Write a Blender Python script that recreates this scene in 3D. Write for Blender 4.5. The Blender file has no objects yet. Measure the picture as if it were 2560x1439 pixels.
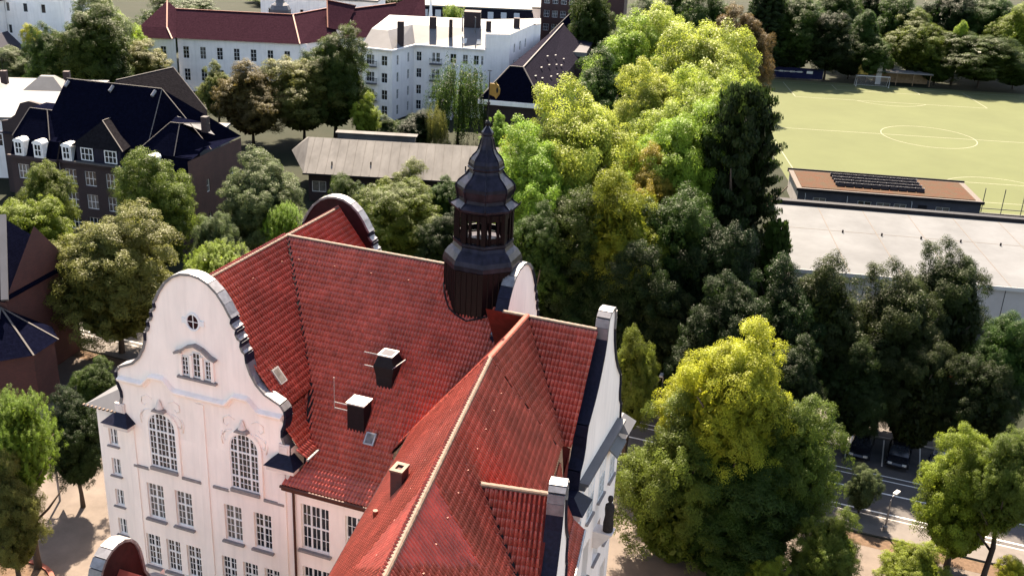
import bpy, bmesh, math, random
import numpy as np
from mathutils import Vector, Matrix
random.seed(7); np.random.seed(7)
sc = bpy.context.scene
# ------------------------------------------------------------------ camera, sky, sun, exposure
PITCH, ROLL = math.radians(22.0), math.radians(2.9)
fw = Vector((0, math.cos(PITCH), -math.sin(PITCH)))
up0 = Vector((0, math.sin(PITCH), math.cos(PITCH))); rt0 = Vector((1, 0, 0))
rt = rt0 * math.cos(ROLL) + up0 * math.sin(ROLL)
up = up0 * math.cos(ROLL) - rt0 * math.sin(ROLL)
cam_d = bpy.data.cameras.new('camera'); cam = bpy.data.objects.new('camera', cam_d)
sc.collection.objects.link(cam); sc.camera = cam
cam.matrix_world = Matrix(((rt.x, up.x, -fw.x, 0), (rt.y, up.y, -fw.y, 0), (rt.z, up.z, -fw.z, 44.0), (0, 0, 0, 1)))
cam_d.sensor_width = 36; cam_d.lens = 36 * 2640 / 2560; cam_d.clip_start = 0.5; cam_d.clip_end = 4000

SUN_EL = math.radians(49.0)
sun_h = Vector((-0.1035, 0.9946, 0)).normalized()
sun_v = sun_h * math.cos(SUN_EL) + Vector((0, 0, math.sin(SUN_EL)))
world = bpy.data.worlds.new('World'); sc.world = world; world.use_nodes = True
wn = world.node_tree; wn.nodes.clear()
sky = wn.nodes.new('ShaderNodeTexSky'); sky.sky_type = 'NISHITA'; sky.sun_disc = False
sky.sun_elevation = SUN_EL; sky.sun_rotation = math.atan2(sun_h.x, sun_h.y)
sky.air_density = 1.0; sky.dust_density = 1.0; sky.ozone_density = 1.0
bg = wn.nodes.new('ShaderNodeBackground'); bg.inputs[1].default_value = 0.075
wo = wn.nodes.new('ShaderNodeOutputWorld')
wn.links.new(sky.outputs[0], bg.inputs[0]); wn.links.new(bg.outputs[0], wo.inputs[0])
sd = bpy.data.lights.new('sun', 'SUN'); sd.energy = 5.0; sd.angle = math.radians(0.53); sd.color = (1.0, 0.93, 0.82)
sun = bpy.data.objects.new('sun', sd); sc.collection.objects.link(sun)
sun.rotation_euler = sun_v.to_track_quat('Z', 'Y').to_euler(); sun.location = (0, 0, 120)
sc.view_settings.view_transform = 'Standard'; sc.view_settings.look = 'None'
sc.view_settings.gamma = 1.0; sc.view_settings.use_curve_mapping = False
sc.view_settings.exposure = 2.55
sc.view_settings.use_white_balance = True; sc.view_settings.white_balance_temperature = 7700; sc.view_settings.white_balance_tint = 14
sc.cycles.max_bounces = 6; sc.cycles.diffuse_bounces = 3; sc.cycles.glossy_bounces = 3
sc.cycles.transmission_bounces = 3; sc.cycles.transparent_max_bounces = 4
sc.cycles.use_denoising = True; sc.cycles.caustics_reflective = False; sc.cycles.caustics_refractive = False

# ------------------------------------------------------------------ materials
MATS = {}
BRIGHT = ('plaster', 'plaster_white', 'plaster_trim', 'tile_red', 'window_white', 'sill_stone', 'hall_wall', 'tower_copper')
def mat(name, col, rough=0.8, metal=0.0, var=0.25, scale=1.5, spec=0.12, bump=0.0, bscale=20, col2=None, objrand=0.0, tint=False, stretch=None, world_pos=False, streak=0.0):
    if name not in BRIGHT: col = tuple(c * .80 for c in col); col2 = tuple(c * .80 for c in col2) if col2 else None
    m = bpy.data.materials.new(name); m.use_nodes = True; nt = m.node_tree
    b = nt.nodes['Principled BSDF']; L = nt.links
    b.inputs['Roughness'].default_value = rough; b.inputs['Metallic'].default_value = metal
    b.inputs['Specular IOR Level'].default_value = spec
    tc = nt.nodes.new('ShaderNodeTexCoord')
    src = tc.outputs['Object']
    if world_pos: src = nt.nodes.new('ShaderNodeNewGeometry').outputs['Position']
    if stretch:
        mp = nt.nodes.new('ShaderNodeMapping'); mp.inputs['Scale'].default_value = stretch
        L.new(src, mp.inputs[0]); src = mp.outputs[0]
    nz = nt.nodes.new('ShaderNodeTexNoise'); nz.inputs['Scale'].default_value = scale
    nz.inputs['Detail'].default_value = 6; nz.inputs['Roughness'].default_value = 0.65
    L.new(src, nz.inputs['Vector'])
    mx = nt.nodes.new('ShaderNodeMix'); mx.data_type = 'RGBA'
    c2 = col2 if col2 else tuple(c * (1 - var) for c in col)
    c1 = col if col2 else tuple(min(1, c * (1 + var * .6)) for c in col)
    rp = nt.nodes.new('ShaderNodeMapRange'); rp.inputs[1].default_value = .32; rp.inputs[2].default_value = .68
    L.new(nz.outputs[0], rp.inputs[0]); L.new(rp.outputs[0], mx.inputs[0])
    mx.inputs[6].default_value = (*c2, 1); mx.inputs[7].default_value = (*c1, 1)
    out = mx.outputs[2]
    if objrand or tint:
        hs = nt.nodes.new('ShaderNodeHueSaturation')
        mr = nt.nodes.new('ShaderNodeMapRange')
        a = objrand if objrand else .22
        mr.inputs[3].default_value = 1 - a; mr.inputs[4].default_value = 1 + a
        if tint:
            at = nt.nodes.new('ShaderNodeAttribute'); at.attribute_name = 'tint'; L.new(at.outputs['Fac'], mr.inputs[0])
        else:
            oi = nt.nodes.new('ShaderNodeObjectInfo'); L.new(oi.outputs['Random'], mr.inputs[0])
        L.new(mr.outputs[0], hs.inputs['Value']); L.new(out, hs.inputs['Color']); out = hs.outputs[0]
    if streak:                                             # rain streaks and grime, a stain pattern of its own
        ms = nt.nodes.new('ShaderNodeMapping'); ms.inputs['Scale'].default_value = (1, 1, .07); L.new(tc.outputs['Object'], ms.inputs[0])
        ns = nt.nodes.new('ShaderNodeTexNoise'); ns.inputs['Scale'].default_value = 2.6; ns.inputs['Detail'].default_value = 5; L.new(ms.outputs[0], ns.inputs['Vector'])
        mr2 = nt.nodes.new('ShaderNodeMapRange'); mr2.inputs[1].default_value = .5; mr2.inputs[2].default_value = .78; mr2.inputs[3].default_value = 0; mr2.inputs[4].default_value = streak; L.new(ns.outputs[0], mr2.inputs[0])
        m2 = nt.nodes.new('ShaderNodeMix'); m2.data_type = 'RGBA'; m2.inputs[7].default_value = (.30, .27, .24, 1); L.new(mr2.outputs[0], m2.inputs[0]); L.new(out, m2.inputs[6]); out = m2.outputs[2]
    L.new(out, b.inputs['Base Color'])
    if bump:
        n2 = nt.nodes.new('ShaderNodeTexNoise'); n2.inputs['Scale'].default_value = bscale; n2.inputs['Detail'].default_value = 4
        L.new(src, n2.inputs['Vector'])
        bp = nt.nodes.new('ShaderNodeBump'); bp.inputs['Strength'].default_value = bump; bp.inputs['Distance'].default_value = 0.05
        L.new(n2.outputs[0], bp.inputs['Height']); L.new(bp.outputs[0], b.inputs['Normal'])
    MATS[name] = m; return m

def brickmat(name, c1, c2, mortar, bw=.25, bh=.08, rough=.85):
    m = bpy.data.materials.new(name); m.use_nodes = True; nt = m.node_tree; L = nt.links
    b = nt.nodes['Principled BSDF']; b.inputs['Roughness'].default_value = rough
    tc = nt.nodes.new('ShaderNodeTexCoord'); sx = nt.nodes.new('ShaderNodeSeparateXYZ'); L.new(tc.outputs['Object'], sx.inputs[0])
    ad = nt.nodes.new('ShaderNodeMath'); L.new(sx.outputs[0], ad.inputs[0]); L.new(sx.outputs[1], ad.inputs[1])
    cb = nt.nodes.new('ShaderNodeCombineXYZ'); L.new(ad.outputs[0], cb.inputs[0]); L.new(sx.outputs[2], cb.inputs[1])
    br = nt.nodes.new('ShaderNodeTexBrick'); br.inputs['Scale'].default_value = 1
    br.inputs['Brick Width'].default_value = bw; br.inputs['Row Height'].default_value = bh; br.inputs['Mortar Size'].default_value = .012
    br.inputs['Color1'].default_value = (*c1, 1); br.inputs['Color2'].default_value = (*c2, 1); br.inputs['Mortar'].default_value = (*mortar, 1)
    L.new(cb.outputs[0], br.inputs[0])
    nz = nt.nodes.new('ShaderNodeTexNoise'); nz.inputs['Scale'].default_value = .6; nz.inputs['Detail'].default_value = 5; L.new(tc.outputs['Object'], nz.inputs[0])
    hs = nt.nodes.new('ShaderNodeHueSaturation'); mr = nt.nodes.new('ShaderNodeMapRange'); mr.inputs[3].default_value = .6; mr.inputs[4].default_value = 1.35
    L.new(nz.outputs[0], mr.inputs[0]); L.new(mr.outputs[0], hs.inputs['Value']); L.new(br.outputs[0], hs.inputs['Color']); L.new(hs.outputs[0], b.inputs['Base Color'])
    MATS[name] = m; return m

def slatemat(name, col, rows=.22, rough=.45, axis_sum=True, var=.35):
    m = mat(name, col, rough, 0, var, 3.0, 0)
    nt = m.node_tree; L = nt.links; b = nt.nodes['Principled BSDF']
    tc = nt.nodes.new('ShaderNodeTexCoord'); sx = nt.nodes.new('ShaderNodeSeparateXYZ'); L.new(tc.outputs['Object'], sx.inputs[0])
    ad = nt.nodes.new('ShaderNodeMath'); L.new(sx.outputs[0], ad.inputs[0]); L.new(sx.outputs[1], ad.inputs[1])
    cb = nt.nodes.new('ShaderNodeCombineXYZ'); L.new(ad.outputs[0], cb.inputs[0]); L.new(sx.outputs[2], cb.inputs[1])
    br = nt.nodes.new('ShaderNodeTexBrick'); br.inputs['Brick Width'].default_value = .3; br.inputs['Row Height'].default_value = rows
    br.inputs['Scale'].default_value = 1; br.inputs['Mortar Size'].default_value = .02; br.inputs['Mortar Smooth'].default_value = .5
    br.inputs['Color1'].default_value = (1, 1, 1, 1); br.inputs['Color2'].default_value = (.75, .75, .75, 1); br.inputs['Mortar'].default_value = (0, 0, 0, 1)
    L.new(cb.outputs[0], br.inputs[0])
    bp = nt.nodes.new('ShaderNodeBump'); bp.inputs['Strength'].default_value = .5; bp.inputs['Distance'].default_value = .04
    L.new(br.outputs[0], bp.inputs['Height']); L.new(bp.outputs[0], b.inputs['Normal'])
    return m

def leafmat(name, col, trans=.38, var=.3, hue=.02):
    m = bpy.data.materials.new(name); m.use_nodes = True; nt = m.node_tree; L = nt.links
    nt.nodes.clear(); out = nt.nodes.new('ShaderNodeOutputMaterial')
    tc = nt.nodes.new('ShaderNodeTexCoord'); nz = nt.nodes.new('ShaderNodeTexNoise'); nz.inputs['Scale'].default_value = 2.6; nz.inputs['Detail'].default_value = 5
    L.new(tc.outputs['Object'], nz.inputs[0])
    at = nt.nodes.new('ShaderNodeAttribute'); at.attribute_name = 'tint'
    oi = nt.nodes.new('ShaderNodeObjectInfo')
    hs = nt.nodes.new('ShaderNodeHueSaturation'); hs.inputs['Color'].default_value = (*col, 1)
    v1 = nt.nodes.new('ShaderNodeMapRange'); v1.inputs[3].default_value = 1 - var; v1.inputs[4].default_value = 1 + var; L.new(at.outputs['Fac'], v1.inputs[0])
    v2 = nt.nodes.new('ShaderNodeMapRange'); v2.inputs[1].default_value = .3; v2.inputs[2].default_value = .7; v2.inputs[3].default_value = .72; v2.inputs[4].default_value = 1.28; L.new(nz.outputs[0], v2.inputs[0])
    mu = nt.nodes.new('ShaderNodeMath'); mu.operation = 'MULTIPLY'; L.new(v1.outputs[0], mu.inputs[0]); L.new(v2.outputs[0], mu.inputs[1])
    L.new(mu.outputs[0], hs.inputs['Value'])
    hh = nt.nodes.new('ShaderNodeMapRange'); hh.inputs[3].default_value = .5 - hue; hh.inputs[4].default_value = .5 + hue; L.new(oi.outputs['Random'], hh.inputs[0]); L.new(hh.outputs[0], hs.inputs['Hue'])
    pb = nt.nodes.new('ShaderNodeBsdfPrincipled'); pb.inputs['Roughness'].default_value = .45; pb.inputs['Specular IOR Level'].default_value = .1
    tr = nt.nodes.new('ShaderNodeBsdfTranslucent'); h2 = nt.nodes.new('ShaderNodeHueSaturation'); h2.inputs['Hue'].default_value = .494; h2.inputs['Saturation'].default_value = 1.0; h2.inputs['Value'].default_value = 1.7
    L.new(hs.outputs[0], pb.inputs['Base Color']); L.new(hs.outputs[0], h2.inputs['Color']); L.new(h2.outputs[0], tr.inputs[0])
    mx = nt.nodes.new('ShaderNodeMixShader'); mx.inputs[0].default_value = trans
    L.new(pb.outputs[0], mx.inputs[1]); L.new(tr.outputs[0], mx.inputs[2]); L.new(mx.outputs[0], out.inputs[0])
    MATS[name] = m; return m

mat('plaster', (.92, .80, .715), .9, streak=.15, var=.10, scale=.55, bump=.12, bscale=30, stretch=(1, 1, .35))
mat('plaster_white', (.84, .795, .765), .9, streak=.2, var=.08, scale=.5)
mat('plaster_trim', (.70, .60, .54), .85, var=.1, scale=2)
mat('tile_red', (.375, .075, .054), .34, var=.32, scale=.55, spec=.42, tint=True, world_pos=True)
mat('roof_deck', (.14, .022, .016), .8, var=.3, scale=3)
mat('ridge_tile', (.16, .112, .085), .6, var=.3, scale=5)
mat('ridge_red', (.20, .05, .03), .5, var=.3, scale=5)
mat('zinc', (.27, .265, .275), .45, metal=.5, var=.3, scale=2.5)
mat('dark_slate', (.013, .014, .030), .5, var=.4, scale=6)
mat('valley_lead', (.014, .012, .013), .6, var=.4, scale=4)
mat('tower_copper', (.019, .018, .027), .34, metal=.55, var=.5, scale=3, stretch=(1, 1, .4), bump=.08, bscale=14)
mat('tower_wood', (.0075, .0026, .0038), .45, var=.5, scale=3, stretch=(3, 3, .3))
mat('gold', (.42, .27, .09), .35, metal=.8, var=.2)
mat('iron', (.02, .02, .022), .5, metal=.5, var=.2)
mat('gable_back', (.035, .009, .010), .7, var=.35, scale=3)
mat('window_white', (.74, .73, .71), .5, var=.05)
mat('glass', (.018, .022, .03), .08, var=.4, scale=1.2, spec=.6)
mat('glass_curtain', (.16, .15, .14), .2, var=.5, scale=2.5, spec=.5)
mat('sill_stone', (.26, .225, .21), .85, var=.2, scale=4)
mat('pipe_brown', (.09, .035, .025), .5, var=.2)
mat('chimney_slate', (.012, .010, .013), .5, var=.4, scale=6)
mat('metal_light', (.40, .39, .38), .4, metal=.4, var=.2)
brickmat('brick_dark', (.024, .011, .013), (.036, .016, .016), (.022, .018, .02))
brickmat('brick_red', (.060, .018, .016), (.085, .028, .020), (.04, .032, .03))
brickmat('brick_church', (.06, .014, .012), (.085, .022, .017), (.04, .026, .024))
slatemat('slate_blue', (.0035, .0042, .011), rough=.7)
slatemat('slate_grey', (.014, .013, .015), rough=.7)
slatemat('roof_plum', (.034, .0148, .021), rows=.34, rough=.6)
slatemat('tile_brown', (.018, .0165, .024), rows=.34, rough=.65)
mat('roof_white', (.17, .167, .165), .7, var=.12, scale=.4)
mat('roof_zinc', (.13, .13, .138), .5, var=.1, scale=.6, metal=.1)
mat('roof_fibre', (.115, .111, .108), .85, var=.3, scale=.5, stretch=(1, .25, 1))
mat('ridge_white', (.11, .10, .095), .7, var=.2, scale=4)
mat('hall_roof', (.112, .117, .124), .85, var=.22, scale=.14)
mat('hall_wall', (.36, .345, .335), .8, var=.1, scale=.5)
mat('black_trim', (.018, .017, .02), .6, var=.2)
mat('pav_wall', (.075, .075, .09), .7, var=.2, scale=.6)
mat('sedum', (.070, .025, .012), .95, var=.4, scale=1.1, col2=(.048, .034, .019), bump=.5, bscale=8)
mat('gravel_edge', (.12, .105, .095), .9, var=.2, scale=6)
mat('solar', (.004, .0045, .007), .5, var=.2, spec=.0)
mat('ground', (.020, .022, .013), .95, col2=(.011, .016, .007), scale=.12)
mat('paving', (.128, .105, .090), .9, var=.22, scale=.5, bump=.1, bscale=6)
mat('paving_slab', (.125, .112, .104), .9, var=.14, scale=1.2)
mat('asphalt', (.075, .074, .078), .9, var=.25, scale=.8)
mat('asphalt_pale', (.085, .079, .077), .9, var=.15, scale=.7)
mat('kerb', (.38, .36, .34), .85, var=.15, scale=3)
mat('road_paint', (.70, .69, .66), .7, var=.12, scale=5)
mat('turf', (.084, .097, .043), .95, var=.10, scale=.07, bump=.1, bscale=4)
mat('turf_line', (.22, .218, .16), .9, var=.06)
mat('bark', (.07, .052, .042), .9, var=.4, scale=6, bump=.4, bscale=14)
mat('soil', (.105, .068, .045), .95, var=.35, scale=3)
mat('yellow_board', (.60, .44, .12), .6, var=.15)
mat('banner_blue', (.003, .006, .04), .6, var=.25, scale=.8)
mat('timber', (.22, .15, .09), .8, var=.35, scale=2)
mat('rubber', (.015, .015, .016), .7, var=.2)
mat('chrome', (.5, .5, .52), .2, metal=.9, var=.1)
mat('car_dark', (.012, .013, .018), .18, var=.1, spec=.6)
mat('car_navy', (.016, .022, .06), .18, var=.1, spec=.6)
mat('car_silver', (.42, .43, .45), .22, metal=.5, var=.05)
mat('car_red', (.42, .03, .025), .2, var=.05, spec=.6)
mat('lamp_white', (.5, .5, .49), .4, var=.05)
mat('statue_stone', (.04, .032, .03), .8, var=.4, scale=5)
mat('cloth_light', (.5, .48, .45), .9, var=.15)
mat('cloth_dark', (.03, .03, .04), .9, var=.2)
mat('cloth_red', (.35, .06, .05), .9, var=.2)
mat('skin', (.45, .28, .2), .6, var=.1)
mat('hair', (.03, .02, .015), .7, var=.2)
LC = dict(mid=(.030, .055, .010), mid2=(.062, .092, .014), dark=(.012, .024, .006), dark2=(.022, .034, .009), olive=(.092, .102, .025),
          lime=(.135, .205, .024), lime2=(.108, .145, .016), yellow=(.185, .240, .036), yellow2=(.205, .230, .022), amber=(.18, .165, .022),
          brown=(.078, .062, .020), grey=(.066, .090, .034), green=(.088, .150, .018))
for k, c in LC.items(): leafmat('leaf_' + k, c)

# ------------------------------------------------------------------ helpers
COL = sc.collection
def link(o, parent=None):
    COL.objects.link(o)
    if parent is not None: o.parent = parent
    return o
def tag(o, label=None, cat=None, group=None, kind=None):
    if label: o['label'] = label
    if cat: o['category'] = cat
    if group: o['group'] = group
    if kind: o['kind'] = kind
    return o
def empty(name, loc=(0, 0, 0), rz=0, label=None, cat=None, group=None):
    o = bpy.data.objects.new(name, None); o.empty_display_size = .3
    link(o); o.location = loc; o.rotation_euler = (0, 0, rz)
    return tag(o, label, cat, group)
def mobj(name, me, parent=None, loc=(0, 0, 0), rz=0):
    o = bpy.data.objects.new(name, me); link(o, parent); o.location = loc; o.rotation_euler = (0, 0, rz); return o

class MB:
    """collects faces of ONE part"""
    def __init__(s): s.v = []; s.f = []; s.m = []; s.mi = 0
    def add(s, vs, fs):
        n = len(s.v); s.v += [tuple(p) for p in vs]; s.f += [tuple(i + n for i in f) for f in fs]; s.m += [s.mi] * len(fs); return s
    def quad(s, *p): return s.add(p, [tuple(range(len(p)))])
    def box(s, x0, x1, y0, y1, z0, z1):
        return s.add([(x0, y0, z0), (x1, y0, z0), (x1, y1, z0), (x0, y1, z0), (x0, y0, z1), (x1, y0, z1), (x1, y1, z1), (x0, y1, z1)],
                     [(0, 3, 2, 1), (4, 5, 6, 7), (0, 1, 5, 4), (1, 2, 6, 5), (2, 3, 7, 6), (3, 0, 4, 7)])
    def beam(s, a, b, w, h=None, upv=(0, 0, 1)):
        a, b = Vector(a), Vector(b); h = h or w; d = (b - a).normalized(); u = Vector(upv)
        if abs(d.dot(u)) > .98: u = Vector((1, 0, 0))
        x = d.cross(u).normalized(); y = x.cross(d).normalized()
        c = [(-1, -1), (1, -1), (1, 1), (-1, 1)]
        vs = [a + x * (i * w / 2) + y * (j * h / 2) for i, j in c] + [b + x * (i * w / 2) + y * (j * h / 2) for i, j in c]
        return s.add(vs, [(0, 3, 2, 1), (4, 5, 6, 7), (0, 1, 5, 4), (1, 2, 6, 5), (2, 3, 7, 6), (3, 0, 4, 7)])
    def tube(s, pts, r, n=8, cap=True):
        pts = [Vector(p) for p in pts]; rs = r if isinstance(r, (list, tuple)) else [r] * len(pts)
        vs = []; fs = []; ref = Vector((.13, .27, 1)).normalized()
        for i, p in enumerate(pts):
            d = (pts[min(i + 1, len(pts) - 1)] - pts[max(i - 1, 0)]).normalized()
            q = ref if abs(d.dot(ref)) < .95 else Vector((1, 0, 0))
            x = d.cross(q).normalized(); y = x.cross(d)
            vs += [p + (x * math.cos(2 * math.pi * k / n) + y * math.sin(2 * math.pi * k / n)) * rs[i] for k in range(n)]
        for i in range(len(pts) - 1):
            for k in range(n): fs.append((i * n + k, i * n + (k + 1) % n, (i + 1) * n + (k + 1) % n, (i + 1) * n + k))
        if cap: fs += [tuple(range(n - 1, -1, -1)), tuple(range((len(pts) - 1) * n, len(pts) * n))]
        return s.add(vs, fs)
    def lathe(s, prof, c=(0, 0), n=16, rot=0, cap=True):
        vs = []; fs = []
        for r, z in prof: vs += [(c[0] + r * math.cos(rot + 2 * math.pi * k / n), c[1] + r * math.sin(rot + 2 * math.pi * k / n), z) for k in range(n)]
        for i in range(len(prof) - 1):
            for k in range(n): fs.append((i * n + k, i * n + (k + 1) % n, (i + 1) * n + (k + 1) % n, (i + 1) * n + k))
        if cap: fs += [tuple(range(n - 1, -1, -1)), tuple(range((len(prof) - 1) * n, len(prof) * n))]
        return s.add(vs, fs)
    def prism(s, poly, fn, d0, d1):
        """poly 2-D outline (ccw); fn(a,b,d)->3-D"""
        n = len(poly); vs = [fn(a, b, d0) for a, b in poly] + [fn(a, b, d1) for a, b in poly]
        fs = [tuple(range(n)), tuple(range(2 * n - 1, n - 1, -1))] + [(i, i + n, (i + 1) % n + n, (i + 1) % n) for i in range(n)]
        return s.add(vs, fs)
    def mesh(s, name, mats, smooth=False, fix=True):
        me = bpy.data.meshes.new(name); me.from_pydata(s.v, [], s.f)
        for m in (mats if isinstance(mats, (list, tuple)) else [mats]): me.materials.append(MATS[m])
        if any(s.m): me.polygons.foreach_set('material_index', s.m)
        if fix:
            bm = bmesh.new(); bm.from_mesh(me); bmesh.ops.recalc_face_normals(bm, faces=bm.faces); bm.to_mesh(me); bm.free()
        if smooth: me.polygons.foreach_set('use_smooth', [True] * len(me.polygons))
        me.update(); return me
    def build(s, name, mats, parent=None, loc=(0, 0, 0), rz=0, smooth=False, fix=True):
        return mobj(name, s.mesh(name, mats, smooth, fix), parent, loc, rz)

def facade_mesh(name, m, w, z0, z1, holes, depth=.22, top=None):
    """wall in local x (0..w), outside towards -y, with real openings; holes (x0,x1,z0,z1)"""
    xs = sorted({0, w, *[h[0] for h in holes], *[h[1] for h in holes]}); zs = sorted({z0, z1, *[h[2] for h in holes], *[h[3] for h in holes]})
    b = MB()
    for i in range(len(xs) - 1):
        for j in range(len(zs) - 1):
            cx, cz = (xs[i] + xs[i + 1]) / 2, (zs[j] + zs[j + 1]) / 2
            if any(h[0] < cx < h[1] and h[2] < cz < h[3] for h in holes): continue
            b.quad((xs[i], 0, zs[j]), (xs[i + 1], 0, zs[j]), (xs[i + 1], 0, zs[j + 1]), (xs[i], 0, zs[j + 1]))
    for x0, x1, a, c in holes:
        b.quad((x0, 0, a), (x0, depth, a), (x0, depth, c), (x0, 0, c)); b.quad((x1, 0, a), (x1, 0, c), (x1, depth, c), (x1, depth, a))
        b.quad((x0, 0, a), (x1, 0, a), (x1, depth, a), (x0, depth, a)); b.quad((x0, 0, c), (x0, depth, c), (x1, depth, c), (x1, 0, c))
    return b.mesh(name, m, fix=False)

WCACHE = {}
def window_meshes(w, h, nx, ny, arch=0, bar=.035, frame=.075, mull=(), trans=(), col='window_white'):
    """origin bottom centre, frame just behind y=0"""
    key = (w, h, nx, ny, arch, bar, frame, tuple(mull), tuple(trans), col)
    if key in WCACHE: return WCACHE[key]
    b = MB(); d0, d1 = 0.0, .07
    r = w / 2; hs = h - arch
    def top(x): return hs + (arch * math.sqrt(max(0, 1 - (x / r) ** 2)) if arch else 0)
    b.box(-r, r, d0, d1, 0, frame); b.box(-r, -r + frame, d0, d1, frame, hs); b.box(r - frame, r, d0, d1, frame, hs)
    if arch:
        N = 12
        for k in range(N):
            a0, a1 = math.pi * k / N, math.pi * (k + 1) / N
            p = lambda a, q: ((r - q) * math.cos(a), hs + (arch - q) * math.sin(a))
            o0, o1, i1, i0 = p(a0, 0), p(a1, 0), p(a1, frame), p(a0, frame)
            b.prism([o0, o1, i1, i0], lambda x, z, d: (x, d, z), d0, d1)
    else: b.box(-r + frame, r - frame, d0, d1, h - frame, h)
    for k in range(1, nx):
        x = -r + w * k / nx; t = .11 if k in mull else bar
        b.box(x - t / 2, x + t / 2, d0 + (.008 if k not in mull else .002), d1 - .005, frame, top(x) - frame * .7)
    for k in range(1, ny):
        z = h * k / ny; t = .11 if k in trans else bar
        e = r - frame if z <= hs else r * math.sqrt(max(0, 1 - ((z - hs) / max(arch, 1e-6)) ** 2)) - frame * .8
        if e > .1: b.box(-e, e, d0 + (.013 if k not in trans else .004), d1 - .008, z - t / 2, z + t / 2)
    fm = b.mesh('window_frame', col)
    g = MB()
    if arch:
        pl = [(-r + .02, .02), (r - .02, .02)] + [((r - .02) * math.cos(math.pi * k / 12), hs + (arch - .02) * math.sin(math.pi * k / 12)) for k in range(13)]
        g.prism(pl, lambda x, z, d: (x, d, z), .045, .055)
    else: g.box(-r + .02, r - .02, .045, .055, .02, h - .02)
    gm = g.mesh('pane', 'glass'); gm2 = gm.copy(); gm2.materials.clear(); gm2.materials.append(MATS['glass_curtain'])
    WCACHE[key] = (fm, gm, gm2); return WCACHE[key]
def window(parent, pos, rz, w, h, nx, ny, rec=.14, curtain=False, name='window', **k):
    fm, gm, gm2 = window_meshes(w, h, nx, ny, **k)
    c, s = math.cos(rz), math.sin(rz)
    o = mobj(name, fm, parent, (pos[0] - s * rec, pos[1] + c * rec, pos[2]), rz)
    mobj('pane', gm2 if curtain else gm, o); return o

def polys(name, plist, m, parent, thick=.0, loc=(0, 0, 0), rz=0):
    b = MB()
    for p in plist: b.quad(*p)
    return b.build(name, m, parent, loc, rz, fix=False)

# ------------------------------------------------------------------ setting
A = math.radians(-19.5)                                   # direction of the school and the street
OX, OY = -16.80, 51.36                                    # foot of the west gable
def uvw(u, v, z=0): return (OX + u * math.cos(A) - v * math.sin(A), OY + u * math.sin(A) + v * math.cos(A), z)
def sheet(name, x0, x1, y0, y1, z, m, local=True, kind='structure', parent=None):
    b = MB().quad((x0, y0, z), (x1, y0, z), (x1, y1, z), (x0, y1, z))
    o = b.build(name, m, parent, (OX, OY, 0) if local else (0, 0, 0), A if local else 0, fix=False)
    return tag(o, kind=kind) if parent is None else o
sheet('ground', -1500, 1500, -300, 2500, 0, 'ground', local=False)
sheet('schoolyard', -34, 62, -46, 25.6, .004, 'paving')
sheet('road', -150, 190, 29.6, 37.4, .006, 'asphalt_pale')
sheet('parking_lane', -150, 190, 37.4, 42.4, .010, 'asphalt')
sheet('cycle_path', -150, 190, 25.6, 27.0, .008, 'soil')
for nm, v0, v1 in (('pavement_near', 27.0, 29.6), ('pavement_far', 42.4, 45.4)):
    b = MB().box(-150, 190, v0 + .15, v1 - .0, 0, .12); o = tag(b.build(nm, 'paving_slab', None, (OX, OY, 0), A), kind='structure')
    kb = MB().box(-150, 190, (v1 if v0 < 40 else v0 - .02) + .004, (v1 if v0 < 40 else v0 - .02) + .15, 0, .125); kb.build('kerb', 'kerb', o)
# painted lines on the road (parts of it)
road = bpy.data.objects['road']; lane = bpy.data.objects['parking_lane']
def line(parent, u0, v0, u1, v1, w=.14, z=.012, m='road_paint', name='painted_line'):
    d = Vector((u1 - u0, v1 - v0, 0)); L_ = d.length; d.normalize(); n = Vector((-d.y, d.x, 0)) * w / 2; p = Vector((u0, v0, z)); q = Vector((u1, v1, z))
    b = MB().quad(p - n, q - n, q + n, p + n); return b.build(name, m, parent, fix=False)
line(road, -60, 30.5, 150, 30.5, .16); line(road, -60, 33.4, 150, 33.4, .16); line(road, -60, 35.4, 150, 35.4, .12); line(road, -60, 36.1, 150, 36.1, .12)
for k in range(14): line(lane, 8 + 2.9 * k, 37.6, 8 + 2.9 * k, 42.2, .1, .016)

# football pitch, frame turned a little from the camera axis
PR = math.radians(-3.2); PC = (77.0, 194.2)
def pw(x, y, z=0): return (PC[0] + x * math.cos(PR) - y * math.sin(PR), PC[1] + x * math.sin(PR) + y * math.cos(PR), z)
b = MB().quad((-33, -51, .01), (48, -51, .01), (48, 50.5, .01), (-33, 50.5, .01)); pitch = tag(b.build('football_pitch', 'turf', None, (*PC, 0), PR, fix=False), kind='structure')
b = MB().quad((-35, -53, .005), (56, -53, .005), (56, 52, .005), (-35, 52, .005)); tag(b.build('pitch_surround', 'ground', None, (*PC, 0), PR, fix=False), kind='structure')
def pline(x0, y0, x1, y1): line(pitch, x0, y0, x1, y1, .16, .016, 'turf_line')
def parc(cx, cy, r, a0, a1, n=64):
    b = MB()
    for k in range(n):
        t0, t1 = a0 + (a1 - a0) * k / n, a0 + (a1 - a0) * (k + 1) / n
        b.quad(*[(cx + q * math.cos(t), cy + q * math.sin(t), .017) for t, q in ((t0, r - .08), (t1, r - .08), (t1, r + .08), (t0, r + .08))])
    b.build('painted_arc', 'turf_line', pitch, fix=False)
pline(-31, 0, 46, 0); parc(-1.0, 0, 8.5, 0, 2 * math.pi); GL = 47.5
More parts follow.
